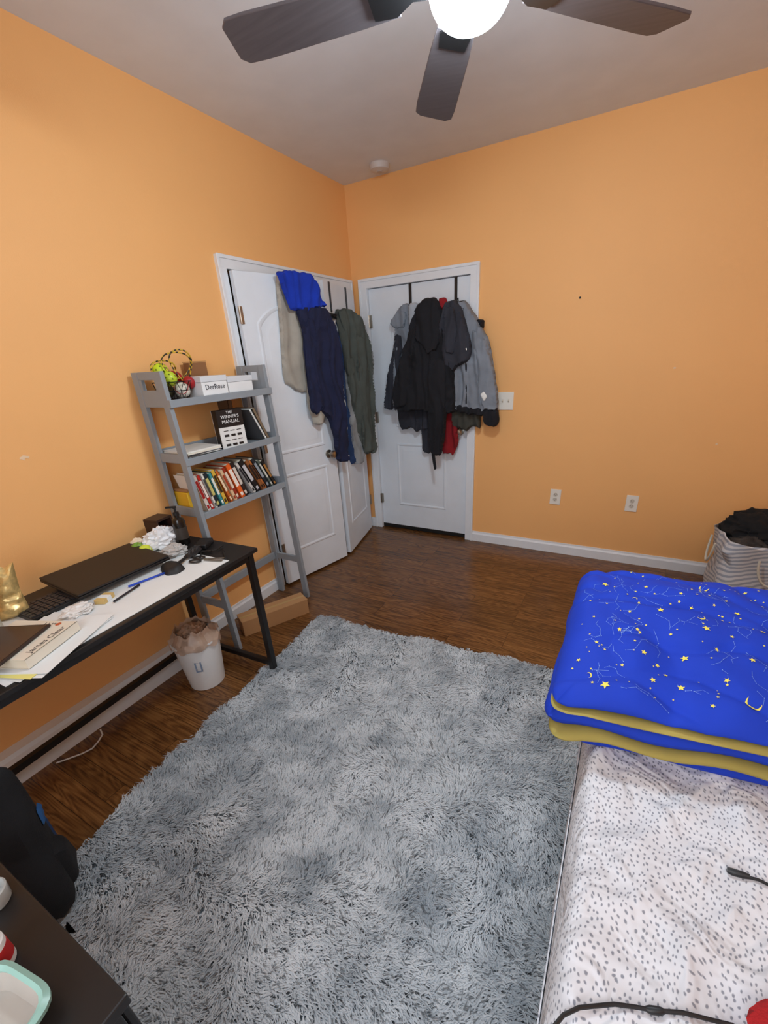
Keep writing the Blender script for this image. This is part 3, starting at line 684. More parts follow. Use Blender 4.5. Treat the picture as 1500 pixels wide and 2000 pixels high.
mb = MB(); mb.tube([dk(.24+.06*math.sin(i*.7)+i*.012, -.10-.06*math.cos(i*.5)-.004*i, Z1+.004+.003*(i%2)) for i in range(18)], .0034, 7); mb.build('cord', darkm, t)
mb = MB(); e_ = dk(.24+.06*math.sin(17*.7)+17*.012, -.10-.06*math.cos(17*.5)-.068, Z1+.007); mb.tube([e_, e_+V((.012,.004,0)), e_+V((.024,.008,0))], [.004,.006,.005], 8); mb.build('plug', darkm, t)
T = TD @ TR((.33,-.075,Z1-.002), rad(25))
t = thing('charger_brick', 'small black power adapter beside the pump bottle on the desk', 'adapter', T.translation)
mb = MB(T); mb.box2((-.03,-.045,0),(.03,.045,.026)); mb.build('adapter_body', darkm, t, bevel=.005)
mb = MB(T); mb.tube([(0,-.045,.012),(.01,-.07,.010),(.05,-.085,.006),(.09,-.06,.006),(.10,-.02,.006)], .003, 7); mb.build('cord', darkm, t)
def pen(p, q, col, lab, nm='pen'):
    p = V(p); q = V(q); d = (q-p).normalized(); r = .0042
    t = thing(nm, lab, 'pen', p)
    mb = MB(); mb.tube([p, q-d*.035], r, 10); mb.build('barrel', M('pen%d_%d'%(col[0],col[2]), col, .4), t)
    mb = MB(); mb.tube([q-d*.034, q-d*.004, q], [r*1.15, r*1.1, r*.5], 10); mb.build('cap', M('penc%d_%d'%(col[0],col[2]), tuple(int(c*.8) for c in col), .4), t)
pen(dk(.37,-.50,Z1+.006), dk(.41,-.36,Z1+.006), (24,70,190), 'blue pen lying on the desk pad in front of laptop')
pen(dk(.43,-.60,Z1+.006), dk(.40,-.47,Z1+.006), (30,30,40), 'black pen lying on the desk pad left of the blue pen')
mb = MB(TD @ TR((.375,-.60,Z1), .4)); mb.box2((-.02,-.03,0),(.02,.03,.018)); mb.box2((-.0205,-.012,0),(.0205,.012,.0185),1); tag(mb.build('eraser_box', [M('tan_box', (206,176,112), .6), paperm], smooth=False, bevel=.001), 'small tan eraser box by the front edge of laptop', 'box')
crumple('crumpled_tissue', 'crumpled white tissue beside the near corner of laptop', 'tissue', .375,-.70,.036,(1,1.4,.5),(226,224,222),7)
pen(dk(.56,-.16,Z1+.006), dk(.47,-.09,Z1+.003), (24,24,26), 'short black marker at the far front corner of desk', 'marker')

# ------------------------------------------------------------ waste basket
wc = V((.335,-2.315,0))
t = thing('waste_basket', 'small white plastic waste basket under the desk end', 'waste basket', wc)
wp = M('white_plastic', (224,226,228), .4)
mb = MB(); mb.lathe([(.082,0),(.088,.003),(.113,.275),(.120,.278),(.121,.288),(.112,.288),(.108,.27),(.085,.008),(.002,.008)], wc, 40); mb.build('bin_body', wp, t)
mb = MB(); mb.T = frame(wc+V((.076,-.074,.165)), V((.70,.72,0)), V((-.05,.05,1)));
mb.box2((-.016,-.02,0),(-.009,.03,.0012)); mb.box2((.009,-.02,0),(.016,.03,.0012)); mb.box2((-.016,-.027,0),(.016,-.02,.0012)); mb.box2((-.016,.026,0),(.003,.032,.0012)); mb.build('emblem', M('blue_grey_print', (120,136,160), .6), t, smooth=False)
t = thing('trash_bag', 'crumpled pale brown plastic bag lining and filling the waste basket', 'bag', wc+V((0,0,.22)))
bgm = M('brown_plastic', (190,164,146), .35, var=.15, vscale=18, alpha=.85)
mb = MB(); mb.lathe([(.1225,.262),(.1235,.28),(.1225,.293),(.112,.303),(.092,.325),(.088,.35)], wc, 56, wob=.16, caps=False, zw=.04); o_ = mb.build('bag_rim', bgm, t, ang=20)
mb = MB(); mb.ball(wc+V((-.005,0,.285)), .082, (1,1.05,.72), 48, 32, .3, 2.2, 4, ridge=.5); mb.build('bag_filling', M('brown_paper', (168,136,114), .6, var=.15, vscale=20), t, ang=20)
p0 = V((.235,-1.945,0)); p1 = V((.437,-1.56,0)); dr = (p1-p0).normalized(); nn = V((-dr.y, dr.x, 0))
Tb = frame(p0, dr, nn); L = (p1-p0).length; bh = .104
t = thing('shipping_carton', 'long flat brown cardboard box on floor by the shelf feet', 'box', p0)
mb = MB(Tb); mb.box2((0,0,.0005),(L,.115,bh)); mb.build('carton_body', cardm, t, smooth=False, bevel=.002)
mb = MB(Tb); mb.box2((-.001,-.001,bh+.001),(L+.001,.056,bh+.0035)); mb.build('flap', M('cardboard2', (178,134,90), .85), t, smooth=False)
mb = MB(Tb); mb.box2((-.001,.06,bh+.001),(L+.001,.116,bh+.0035)); mb.build('flap', M('cardboard2', (178,134,90), .85), t, smooth=False)
mb = MB(Tb); mb.box2((0,.048,bh+.0037),(L,.068,bh+.0042)); mb.build('tape', M('tan_tape', (186,150,100), .3), t, smooth=False)
mb = MB(); mb.tube([onz(a,b,.006) for a,b in ((110,1490),(130,1483),(160,1472),(180,1462),(192,1448),(200,1435),(196,1425))], .0035, 7)
tag(mb.build('extension_cord', M('cord_white', (225,225,222), .5)), 'thin white cord lying on the floor below the desk', 'cord')

# ------------------------------------------------------------ rug
rugA = rad(4.0); RW, RLn = 1.70, 2.35
rc = V((.545,-1.60,0)); TRG = TR(rc, rugA)
t = thing('shag_rug', 'large light grey shaggy rug on the wood floor beside the bed', 'rug', rc)
mb = MB(TRG); mb.box2((0,-RLn,.001),(RW,0,.014)); mb.build('backing', M('rug_backing', (140,148,154), .95), t, smooth=False, bevel=.004)
rng = np.random.default_rng(3)
cs = .0165; nx = int(RW/cs); ny = int(RLn/cs)
gx, gy = np.meshgrid(np.arange(nx), np.arange(ny)); cxp = (gx.ravel()+rng.uniform(0,1,nx*ny))*cs; cyp = -(gy.ravel()+rng.uniform(0,1,nx*ny))*cs
nc = len(cxp)
def sn(x, y, fr, seed):
    r = np.random.default_rng(seed); s = 0
    for i in range(9):
        a = r.uniform(0,2*PI); f = fr*r.uniform(.5,1.8); s = s+np.sin((x*np.cos(a)+y*np.sin(a))*f+r.uniform(0,6.28))
    return s/3
ang = sn(cxp,cyp,4.0,1)*1.6 + sn(cxp,cyp,13,2)*1.1 + rng.normal(0,.22,nc)+.5
tone = sn(cxp,cyp,6,3)*.24+sn(cxp,cyp,17,4)*.32+sn(cxp,cyp,42,5)*.34+rng.normal(0,.10,nc)
cl = rng.uniform(.026,.042,nc)
NPT = 13
N = nc*NPT
ci = np.repeat(np.arange(nc), NPT)
rr = cs*.9*np.sqrt(rng.uniform(0,1,N)); ra = rng.uniform(0,2*PI,N)
bx = cxp[ci]+rr*np.cos(ra); by = cyp[ci]+rr*np.sin(ra)
A = ang[ci]+rng.normal(0,.16,N); Ln = cl[ci]*rng.uniform(.8,1.15,N)
dark = (rng.uniform(0,1,N) < .045)
dx = np.cos(A); dy = np.sin(A); A2 = A+rng.normal(0,.35,N)
tipx = bx*.8+cxp[ci]*.2+np.cos(A2)*Ln; tipy = by*.8+cyp[ci]*.2+np.sin(A2)*Ln; tipz = .026+rng.uniform(0,.006,N)+dark*.003
mx_ = bx+dx*Ln*.4; my_ = by+dy*Ln*.4; mz_ = .031+rng.uniform(-.003,.003,N)+dark*.003
w = rng.uniform(.0018,.0030,N)*np.where(dark,.6,1); sxv = -dy*w; syv = dx*w
z0_ = np.full(N,.013)
vv = np.empty((N,5,3))
vv[:,0] = np.stack([bx-sxv,by-syv,z0_],1); vv[:,1] = np.stack([bx+sxv,by+syv,z0_],1)
vv[:,2] = np.stack([mx_+sxv,my_+syv,mz_],1); vv[:,3] = np.stack([mx_-sxv,my_-syv,mz_],1); vv[:,4] = np.stack([tipx,tipy,tipz],1)
ca, sa = math.cos(rugA), math.sin(rugA)
def rot2(W):
    R_ = W.copy(); R_[:,0] = W[:,0]*ca-W[:,1]*sa; R_[:,1] = W[:,0]*sa+W[:,1]*ca; return R_
W2 = rot2(vv.reshape(-1,3))
me = bpy.data.meshes.new('pile'); me.vertices.add(N*5); me.vertices.foreach_set('co', W2.ravel())
idx = np.arange(N)*5
loops = np.stack([idx+3,idx+2,idx+1,idx, idx+4,idx+2,idx+3],1).ravel()
me.loops.add(N*7); me.loops.foreach_set('vertex_index', loops)
me.polygons.add(N*2)
ls = np.stack([np.arange(N)*7, np.arange(N)*7+4],1).ravel(); lt = np.tile([4,3],N)
me.polygons.foreach_set('loop_start', ls); me.polygons.foreach_set('loop_total', lt)
me.update(calc_edges=True)
me.polygons.foreach_set('use_smooth', [True]*(N*2))
tt = 1/(1+np.exp(-(tone[ci]*2.3+rng.normal(0,.2,N)+.25)))
lo = np.array(lin((140,149,157))[:3]); hi = np.array(lin((218,222,226))[:3])
base = lo+(hi-lo)*tt[:,None]
base[dark] = base[dark]*.36  # shadow streaks between clumps, put into the colour of scattered tufts
colr = np.ones((N,5,4)); fac = [.62,.62,.95,.95,1.0]  # roots coloured darker than tips, shade deep in the pile
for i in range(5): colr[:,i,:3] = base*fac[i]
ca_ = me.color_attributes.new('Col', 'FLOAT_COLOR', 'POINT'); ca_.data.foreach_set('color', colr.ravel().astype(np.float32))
nv = np.empty((N,5,3)); sgn = [-1,1,1,-1,0]; fw = [-.3,-.3,.1,.1,.5]
for i in range(5):
    nv[:,i,0] = -dy*.45*sgn[i]+dx*fw[i]; nv[:,i,1] = dx*.45*sgn[i]+dy*fw[i]; nv[:,i,2] = 1
nv = rot2(nv.reshape(-1,3)); nv /= np.linalg.norm(nv,axis=1)[:,None]
try:
    me.normals_split_custom_set_from_vertices(nv.tolist())
except Exception as e: print('normals', e)
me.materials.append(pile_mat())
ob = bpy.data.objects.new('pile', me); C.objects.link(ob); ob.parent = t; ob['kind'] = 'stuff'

# ------------------------------------------------------------ bed
BX0, BX1, BY0, BY1 = 2.165, 3.14, -4.05, -1.93
t = thing('bed', 'single bed with white dashed sheet along the right side', 'bed', (2.65,-3.0,0))
woodd = M('dark_bed_wood', (60,40,28), .5)
for x in (BX0+.09, BX1-.06):
    for y in (BY0+.06, BY1-.08):
        mb = MB(); mb.box((x,y,.14),(.05,.05,.20)); mb.build('leg', woodd, t, smooth=False)
mb = MB(); mb.box2((BX0+.06,BY0+.04,.21),(BX1-.06,BY1-.06,.28)); mb.build('frame', woodd, t, smooth=False, bevel=.004)
def slab(mb, x0, x1, y0, y1, zb, top, nx=60, ny=60, rxy=.05, edge=.05, mi=0, bottom=None, seed=0, wav=0, pw=2.0, midf=.45):
    vs = []; fs = []
    def prm(n): return [.5-.5*math.cos(PI*i/n) for i in range(n+1)]
    U = prm(nx); W_ = prm(ny); idt = {}; idb = {}
    cxr = (x0+x1)/2; cyr = (y0+y1)/2; hx = (x1-x0)/2; hy = (y1-y0)/2
    for i, u in enumerate(U):
        for j, w_ in enumerate(W_):
            x = x0+(x1-x0)*u; y = y0+(y1-y0)*w_
            ex = min(x-x0, x1-x); ey = min(y-y0, y1-y)
            kx = max(0,1-(1-min(1,ex/edge))**pw)**(1/pw); ky = max(0,1-(1-min(1,ey/edge))**pw)**(1/pw); k = kx*ky
            sy = (y-cyr)/hy; sx = (x-cxr)/hx
            lx = max(0, abs(x-cxr)-(hx-rxy)); ly = max(0, abs(y-cyr)-(hy-rxy)); q = math.hypot(lx,ly)
            X, Y = x, y
            if lx > 0 and ly > 0 and q > 0:
                m_ = max(lx,ly)/q; X = cxr+math.copysign(hx-rxy+lx*m_, x-cxr); Y = cyr+math.copysign(hy-rxy+ly*m_, y-cyr)
            if wav:
                Y += wav*noise.noise(V((X*5,seed,0)))*(1 if sy < 0 else 0)*abs(sy)
                X += wav*.6*noise.noise(V((Y*6,seed,3)))*(1 if sx < 0 else 0)*abs(sx)
            zt = top(x,y); b = bottom(x,y) if bottom else zb
            mid = b+(zt-b)*midf
            idt[i,j] = len(vs); vs.append((X,Y,mid+(zt-mid)*k))
            idb[i,j] = len(vs); vs.append((X,Y,mid-(mid-b)*k))
    for i in range(nx):
        for j in range(ny):
            fs.append((idt[i,j],idt[i+1,j],idt[i+1,j+1],idt[i,j+1])); fs.append((idb[i,j],idb[i,j+1],idb[i+1,j+1],idb[i+1,j]))
    for i in range(nx):
        fs.append((idb[i,0],idb[i+1,0],idt[i+1,0],idt[i,0])); fs.append((idt[i,ny],idt[i+1,ny],idb[i+1,ny],idb[i,ny]))
    for j in range(ny):
        fs.append((idt[0,j],idt[0,j+1],idb[0,j+1],idb[0,j])); fs.append((idb[nx,j],idb[nx,j+1],idt[nx,j+1],idt[nx,j]))
    mb.add(vs, fs, mi)
def mtop(x, y):
    r1 = max(0,1-3.2*abs(noise.noise(V((x*2.6+y*1.2,y*2.2-x*.8,4)))))**2
    r2 = max(0,1-3.5*abs(noise.noise(V((x*4.5-y*2.5,y*2.0,9)))))**2
    r3 = max(0,1-4*abs(noise.noise(V((x*7+y*3,y*6-x*2,13)))))**2
    return .542+.010*noise.noise(V((x*2.3,y*2.5,4)))+.015*r1+.012*r2+.008*r3
shm = sheet_mat()
mb = MB(); slab(mb, BX0, BX1, BY0, BY1, .29, mtop, 130, 200, .06, .05, pw=2.6, midf=.5); mb.build('mattress', shm, t, ang=80)
mb = MB(); vs = []; fs = []; n = 120; m = 14
for i in range(n+1):
    y = BY0+.05+(BY1-.05-BY0-.05)*i/n
    for j in range(m+1):
        z = .43-.34*j/m; f = j/m
        vs.append((BX0-.002+.012*noise.noise(V((y*5,z*2,2)))*f-.004*math.sin(y*30+3*noise.noise(V((y*4,0,0))))*f+.012*f, y, z))
for i in range(n):
    for j in range(m): a = i*(m+1)+j; fs.append((a,a+1,a+m+2,a+m+1))
mb.add(vs, fs); sk = mb.build('hanging_sheet', shm, t, ang=80)
so = sk.modifiers.new('S','SOLIDIFY'); so.thickness = .003
# comforter
CX0, CX1, CYF, CYB = 2.065, 3.22, -2.475, -1.80
t = thing('comforter', 'bright blue comforter with yellow stars and moons folded at the bed foot', 'comforter', (2.6,-2.12,.55))
blue = M('royal_blue_cotton', (4,56,192), .8, var=.05, bump=.15, bscale=22)
yel = M('yellow_lining', (170,156,82), .85, var=.08, bump=.15, bscale=26)
starm = M('star_yellow', (240,226,96), .7); dotm = M('star_pale', (124,162,226), .7)
SK = .125
def skew(mb):
    for p in mb.v:
        u = (p.y-CYF)/(CYB-CYF); p.y += SK*(p.x-CX0)*(1-u)
def unsk(x, Y):
    k = SK*(x-CX0); D = CYB-CYF
    return (Y-k-k*CYF/D)/(1-k/D)
def crease(x, y, s, f): return max(0,1-4*abs(noise.noise(V((x*f+y*f*.4,y*f*1.3,s)))))**2
def ctop(x, y):
    u = (y-CYF)/(CYB-CYF)
    return .736+.098*math.sin(min(1,max(0,u*1.25))*PI/2)-.03*max(0,u-.75)*2.4+.012*noise.noise(V((x*4,y*5,2)))-.016*crease(x,y,6,2.2)-.013*crease(x,y,12,4.5)+.008*noise.noise(V((x*14,y*9,1)))-.05*max(0,(2.2-x)/.14)*.5
def cz(b, a=.006, s=0): return lambda x, y: b+a*noise.noise(V((x*5,y*2,s)))*2 - .05*max(0,(2.16-x)/.1)*.35
mb = MB()
b_low = cz(.690,.006,1)
EDG = .06
slab(mb, CX0, CX1, CYF+.01, CYB, .69, ctop, 160, 130, .06, EDG, bottom=b_low)
def surf(x, y):
    ex = min(x-CX0, CX1-x); ey = min(y-CYF-.01, CYB-y)
    k = math.sqrt(max(0,1-(1-min(1,max(0,ex)/EDG))**2))*math.sqrt(max(0,1-(1-min(1,max(0,ey)/EDG))**2))
    zt = ctop(x,y); b = b_low(x,y); mid = b+(zt-b)*.45
    return mid+(zt-mid)*k
def hitc(px, py):
    z = .82
    for _ in range(25):
        p = onz(px,py,z); z = .5*z+.5*surf(p.x,unsk(p.x,p.y))
    p = onz(px,py,z); return V((p.x, unsk(p.x,p.y), z))
def decal(pts, mi, lift=.0022):
    c = [sum(p[0] for p in pts)/len(pts), sum(p[1] for p in pts)/len(pts)]
    P = [(x,y,surf(x,y)+lift) for x,y in pts]+[(c[0],c[1],surf(*c)+lift)]
    n = len(pts); mb.add(P, [(i,(i+1)%n,n) for i in range(n)], mi)
def star(c, r, rot, mi=1):
    decal([(c[0]+(r if k%2==0 else r*.45)*math.cos(rot+k*PI/5), c[1]+(r if k%2==0 else r*.45)*math.sin(rot+k*PI/5)) for k in range(10)], mi)
def okp(p): return CX0+.03 < p[0] < CX1-.03 and CYF+.03 < p[1] < CYB-.03
def moon(c, r, rot):
    N_ = 10; o = [(r*math.cos(a), r*math.sin(a)) for a in [rad(-120)+rad(240)*k/N_ for k in range(N_+1)]]
    i_ = [(.0+r*(.95*math.cos(a))-r*.35, r*.87*math.sin(a)) for a in [rad(95)-rad(190)*k/N_ for k in range(N_+1)]]
    for k in range(N_):
        q = [o[k],o[k+1],i_[N_-k-1],i_[N_-k]]
        q = [(c[0]+a*math.cos(rot)-b*math.sin(rot), c[1]+a*math.sin(rot)+b*math.cos(rot)) for a,b in q]
        mb.add([(x,y,surf(x,y)+.0022) for x,y in q], [(0,1,2,3)], 1)
rs = random.Random(5)
for (a,b,r) in ((1182,1142,.011),(1262,1147,.007),(1290,1192,.010),(1137,1168,.008),(1380,1228,.011),(1258,1275,.008),(1337,1287,.010),(1284,1301,.006),(1182,1338,.012),(1275,1329,.008),(1392,1380,.006),(1210,1230,.006),(1160,1205,.005),(1440,1200,.009),(1470,1290,.008),(1420,1330,.007),(1130,1290,.006),(1330,1160,.006),(1455,1160,.007),(1230,1195,.005),(1310,1240,.005),(1400,1270,.006),(1215,1300,.005),(1330,1345,.009),(1490,1235,.008),(1350,1190,.006),(1245,1230,.006),(1430,1245,.006),(1165,1255,.006),(1300,1320,.006)):
    p = hitc(a,b)
    if okp(p): star((p.x,p.y), r, rs.uniform(0,2))
for (a,b,r,ro) in ((1375,1150,.013,-2.2),(1370,1207,.010,-1.0),(1472,1376,.016,-2.0),(1150,1320,.007,.5),(1240,1170,.007,1.2)):
    p = hitc(a,b)
    if okp(p): moon((p.x,p.y), r, ro)
for i in range(12):
    p = (rs.uniform(2.75,3.15), rs.uniform(CYF+.08,CYB-.08)); star(p, rs.uniform(.007,.012), rs.uniform(0,2))
for i in range(190):
    p = (rs.uniform(CX0+.04,3.15), rs.uniform(CYF+.04,CYB-.04)); star(p, rs.uniform(.0022,.0045), rs.uniform(0,2))
for i in range(150):
    p = (rs.uniform(CX0+.05,3.1), rs.uniform(CYF+.05,CYB-.05)); a = rs.uniform(0,6.28)
    for k in range(rs.randint(2,5)):
        a += rs.uniform(-1.1,1.1); L_ = rs.uniform(.012,.026); q = (p[0]+L_*math.cos(a), p[1]+L_*math.sin(a))
        if not okp(q): break
        nx_, ny_ = -math.sin(a)*.00035, math.cos(a)*.00035
        st = 3
        for j in range(st):
            u0, u1 = .14+.72*j/st, .14+.72*(j+1)/st
            P = [(p[0]+(q[0]-p[0])*u+s_*nx_, p[1]+(q[1]-p[1])*u+s_*ny_) for u, s_ in ((u0,-1),(u1,-1),(u1,1),(u0,1))]
            mb.add([(x,y,surf(x,y)+.002) for x,y in P], [(0,1,2,3)], 2)
        decal([(q[0]+.0013*math.cos(z_), q[1]+.0013*math.sin(z_)) for z_ in [k_*PI/3 for k_ in range(6)]], 2)
        p = q
skew(mb); mb.build('top_fold', [blue, starm, dotm], t, ang=80)
mb = MB(); slab(mb, CX0+.0, CX1, CYF-.002, CYB-.02, .66, cz(.694,.006,1), 80, 30, .06, .02, bottom=cz(.679,.006,3), wav=.012, seed=1); skew(mb); mb.build('upper_lining', yel, t, ang=80)
mb = MB(); slab(mb, CX0-.012, CX1, CYF+.008, CYB-.02, .62, cz(.682,.006,3), 80, 30, .06, .03, bottom=cz(.630,.010,5), wav=.024, seed=2); skew(mb); mb.build('lower_fold', blue, t, ang=80)
mb = MB(); slab(mb, CX0+.008, CX1, CYF-.008, CYB-.02, .60, cz(.632,.010,5), 80, 30, .06, .018, bottom=cz(.606,.012,6), wav=.030, seed=3); skew(mb); mb.build('lower_lining', yel, t, ang=80)
mb = MB(); slab(mb, CX0+.055, CX1, CYF+.018, CYB-.02, .57, cz(.608,.012,6), 80, 30, .06, .018, bottom=cz(.566,.003,7), wav=.02, seed=4); skew(mb); mb.build('bottom_fold', blue, t, ang=80)
def onbed(a, b, dz=.008):
    p = onz(a,b,.555); return V((p.x,p.y,mtop(p.x,p.y)+dz))
mb = MB(); pts = [onbed(a,b,.005) for a,b in ((1560,1775),(1530,1750),(1505,1732),(1480,1722),(1462,1715))]
t = thing('charging_cable', 'black cable with plug lying on the dashed sheet near the comforter', 'cable', pts[-1])
mb.tube(pts, .003, 8); mb.build('cord', darkm, t)
mb = MB(); mb.tube([onbed(a,b,.008) for a,b in ((1464,1716),(1450,1710),(1430,1702),(1421,1698))], [.0045,.0065,.007,.005], 10); mb.build('plug', darkm, t)
cv = [(1080,2010),(1100,1985),(1130,1972),(1165,1965),(1200,1962),(1240,1967),(1280,1975),(1330,1984),(1380,1992),(1430,2005),(1470,2030)]
pts = [onbed(a,b,.007) for a,b in cv]
t = thing('headphone_cable', 'thick black cable curving over the sheet at the photo bottom', 'cable', pts[5])
mb = MB(); mb.tube(pts, .0033, 8); mb.build('cord', darkm, t)
mb = MB(); mb.tube([onbed(a,b,.008) for a,b in ((1262,1971),(1270,1973),(1288,1977),(1296,1978))], [.004,.006,.006,.004], 10); mb.build('clip', darkm, t)
p = onz(1730,2190,.58)
mb = MB(); mb.ball((p.x,p.y,.570), .11, (1.15,1,.28), 44, 28, .25, 2, 8, ridge=.15)
tag(mb.build('red_sweater', M('red_knit', (176,24,28), .9, bump=.3, bscale=200)), 'bunched red sweater on the bed at the bottom right corner', 'sweater')

# ------------------------------------------------------------ hamper
hc = V((2.945,-.44,0))
t = thing('laundry_hamper', 'striped fabric laundry hamper full of dark clothes by the wall', 'hamper', hc)
st = stripe_mat()
mb = MB(); mb.lathe([(.19,.001),(.2,.01),(.215,.15),(.212,.22),(.222,.3),(.216,.36),(.227,.43),(.232,.50),(.226,.505),(.212,.42),(.20,.40)], hc, 72, sq=4, wob=.16, zw=.02); mb.v = [V((q.x,q.y,max(q.z,.001))) for q in mb.v]; mb.build('bag', st, t)
for s in (-1,1):
    mb = MB(); mb.tube([hc+V((-.245-.01*math.sin(PI*k/10), .07*math.cos(PI*k/10), .44-.14*math.sin(PI*k/10))) if s < 0 else hc+V((.07*math.cos(PI*k/10), -.25-.01*math.sin(PI*k/10), .44-.14*math.sin(PI*k/10))) for k in range(11)], .006, 8); mb.build('rope_handle', M('rope', (206,200,186), .9), t)
for i, (dx_, dy_, dz_, r, sc, col, lab) in enumerate(((-.02,.04,.50,.17,(1.1,.95,.62),(14,14,17),'black shirt heaped highest in the laundry hamper'),(.07,-.11,.485,.115,(1.1,.8,.45),(24,24,28),'dark grey garment at the front of hamper heap'),(-.10,-.12,.475,.10,(1,.75,.4),(52,48,46),'brown grey patterned garment spilling at hamper rim'))):
    mb = MB(); mb.ball(hc+V((dx_,dy_,dz_)), r, sc, 56, 36, .2, 2.6, i+11, ridge=.4); tag(mb.build('laundry_garment', M('laundry%d'%i, col, .95, var=.2 if i < 2 else .7, vscale=30), ang=60), lab, 'clothes', 'clothes in the laundry hamper')

# ------------------------------------------------------------ dresser + near things
t = thing('dresser', 'black dresser top in the near left corner', 'dresser', (1.3,-3.55,.035))
dz = .75; bl = M('dark_dresser', (20,16,15), .4)
mb = MB(); mb.box2((1.10,-3.80,.036),(1.62,-3.345,dz-.025)); mb.build('carcass', bl, t, smooth=False, bevel=.003)
mb = MB(); mb.box2((1.08,-3.82,dz-.024),(1.638,-3.33,dz)); mb.build('top', bl, t, smooth=False, bevel=.003)
for k in range(3):
    mb = MB(); mb.box2((1.12,-3.344,.06+k*.222),(1.60,-3.332,.265+k*.222)); dr_ = mb.build('drawer', bl, t, smooth=False, bevel=.003)
    mb = MB(); mb.tube([(1.36,-3.331,.155+k*.225),(1.36,-3.322,.155+k*.225),(1.36,-3.315,.155+k*.225)],[.006,.006,.014],12); mb.build('knob', blackm, dr_)
p = onz(5,2035,dz)
t = thing('food_container', 'clear food container with mint rim on the black dresser', 'container', (p.x,p.y,dz))
cT = TR((p.x-.012,p.y-.012,dz+.001), .15)
mb = MB(cT); mb.lathe([(.044,0),(.048,.004),(.058,.030),(.056,.030),(.046,.007),(.002,.006)], n=48, sq=5); mb.build('tub', M('clear_tub', (190,180,170), .15, alpha=.75), t)
mb = MB(cT); mb.lathe([(.056,.028),(.065,.028),(.066,.036),(.060,.040),(.055,.036),(.056,.028)], n=48, sq=5, caps=False); mb.build('rim', M('mint_plastic', (146,184,172), .3, alpha=.9), t)
p = onz(0,1885,dz)
t = thing('pill_bottle', 'white pill bottle with red label on the black dresser', 'bottle', (p.x,p.y,dz))
mb = MB(Matrix.Translation((p.x,p.y,dz+.001))); mb.lathe([(.020,0),(.021,.003),(.021,.05),(.016,.056)]); mb.build('body', M('bottle_white', (226,224,222), .4), t)
mb = MB(Matrix.Translation((p.x,p.y,dz+.001))); mb.lathe([(.0214,.012),(.0214,.04)]); mb.build('bottle_label', M('label_red', (176,36,36), .5), t)
mb = MB(Matrix.Translation((p.x,p.y,dz+.001))); mb.lathe([(.018,.055),(.019,.057),(.019,.072),(.017,.075),(.002,.075)]); mb.build('cap', M('bottle_white', (226,224,222), .4), t)
p = onz(-8,1765,dz)
mb = MB(Matrix.Translation((p.x,p.y,dz+.001))); mb.lathe([(.02,0),(.022,.003),(.024,.03),(.022,.032),(.02,.008),(.002,.006)]); tag(mb.build('glass_jar', M('jar_glass', (190,190,186), .15, alpha=.7)), 'small clear jar at the left edge of the dresser', 'jar')
bp = V((.735,-3.235,.036)); bdx = V((.94,-.34,0)).normalized(); bny = V((.34,.94,0)).normalized()
t = thing('backpack', 'black backpack with blue patch slumped between desk and dresser at the left edge', 'backpack', bp)
mb = MB(); pillow(mb, [(-.07,0.0),(.12,0.0),(.14,.06),(.12,.16),(.06,.24),(.045,.33),(.0,.40),(-.02,.50),(-.055,.52),(-.08,.45),(-.08,.25)], frame(bp, bdx, V((0,0,1))), .06, .045, .05, .012, 10, 8, 3, .015)
mb.build('main_body', blackf, t)
mb = MB(); pillow(mb, [(-.05,0.03),(.10,0.03),(.09,.13),(.04,.20),(-.04,.20),(-.05,.15)], frame(bp+bny*.040+bdx*.02, bdx*-1, V((0,0,1))), .022, .0, .04, .006, 8, 8, 5, .015); mb.build('front_pocket', blackf, t)
mb = MB(); pillow(mb, [(-.035,.0),(.03,.005),(.035,.045),(-.02,.06)], frame(bp+bny*.047+bdx*-.02+V((0,0,.27)), bdx*-1, V((0,0,1))), .008, .002, .02, .003, 20, 20, 6, .008); mb.build('blue_patch', M('blue_fabric', (30,84,140), .7), t)
mb = MB(); mb.tube([bp+V((-.05,.015,0))+bdx*(.03*math.cos(PI*k/8))+V((0,0,.50+.03*math.sin(PI*k/8))) for k in range(9)], .007, 8); mb.build('grab_handle', blackm, t)
q = V((.60,-3.19,.001))
t = thing('water_bottle', 'blue water bottle under the desk edge beside the black backpack', 'bottle', q)
mb = MB(Matrix.Translation(q)); mb.lathe([(.029,.001),(.031,.005),(.031,.19),(.02,.22),(.018,.235)]); mb.build('body', M('blue_bottle', (24,62,104), .35), t)
mb = MB(Matrix.Translation(q)); mb.lathe([(.021,.232),(.021,.26),(.016,.265),(.002,.266)]); mb.build('cap', darkm, t)

# ------------------------------------------------------------ over door racks and clothes
t = thing('over_door_hooks', 'black over door hook rack holding coats on the room door', 'hook rack', (.697,0,1.9))
for x in (.513,.881):
    mb = MB(); mb.box2((x-.011,.004,1.86),(x+.011,.0095,2.027)); mb.build('strap', blackm, t, smooth=False)
mb = MB(); mb.box2((.45,-.004,1.845),(.95,.0035,1.875)); mb.build('rail', blackm, t, smooth=False)
for i in range(6):
    x = .48+i*.088; mb = MB(); mb.tube([(x,-.004,1.862),(x,-.03,1.855),(x,-.05,1.87),(x,-.055,1.89)], .005, 8); mb.build('hook', blackm, t)
n1 = V((math.cos(a1),-math.sin(a1),0))
t = thing('over_door_hooks', 'black over door hook rack holding jackets on the closet leaf', 'hook rack', T2 @ V((.3,-.04,1.9)))
for x in (.10,.42):
    mb = MB(T2); mb.box2((x-.011,-.041,1.84),(x+.011,-.0355,2.022)); mb.build('strap', blackm, t, smooth=False)
mb = MB(T2); mb.box2((.04,-.052,1.80),(.52,-.0445,1.83)); mb.build('rail', blackm, t, smooth=False)
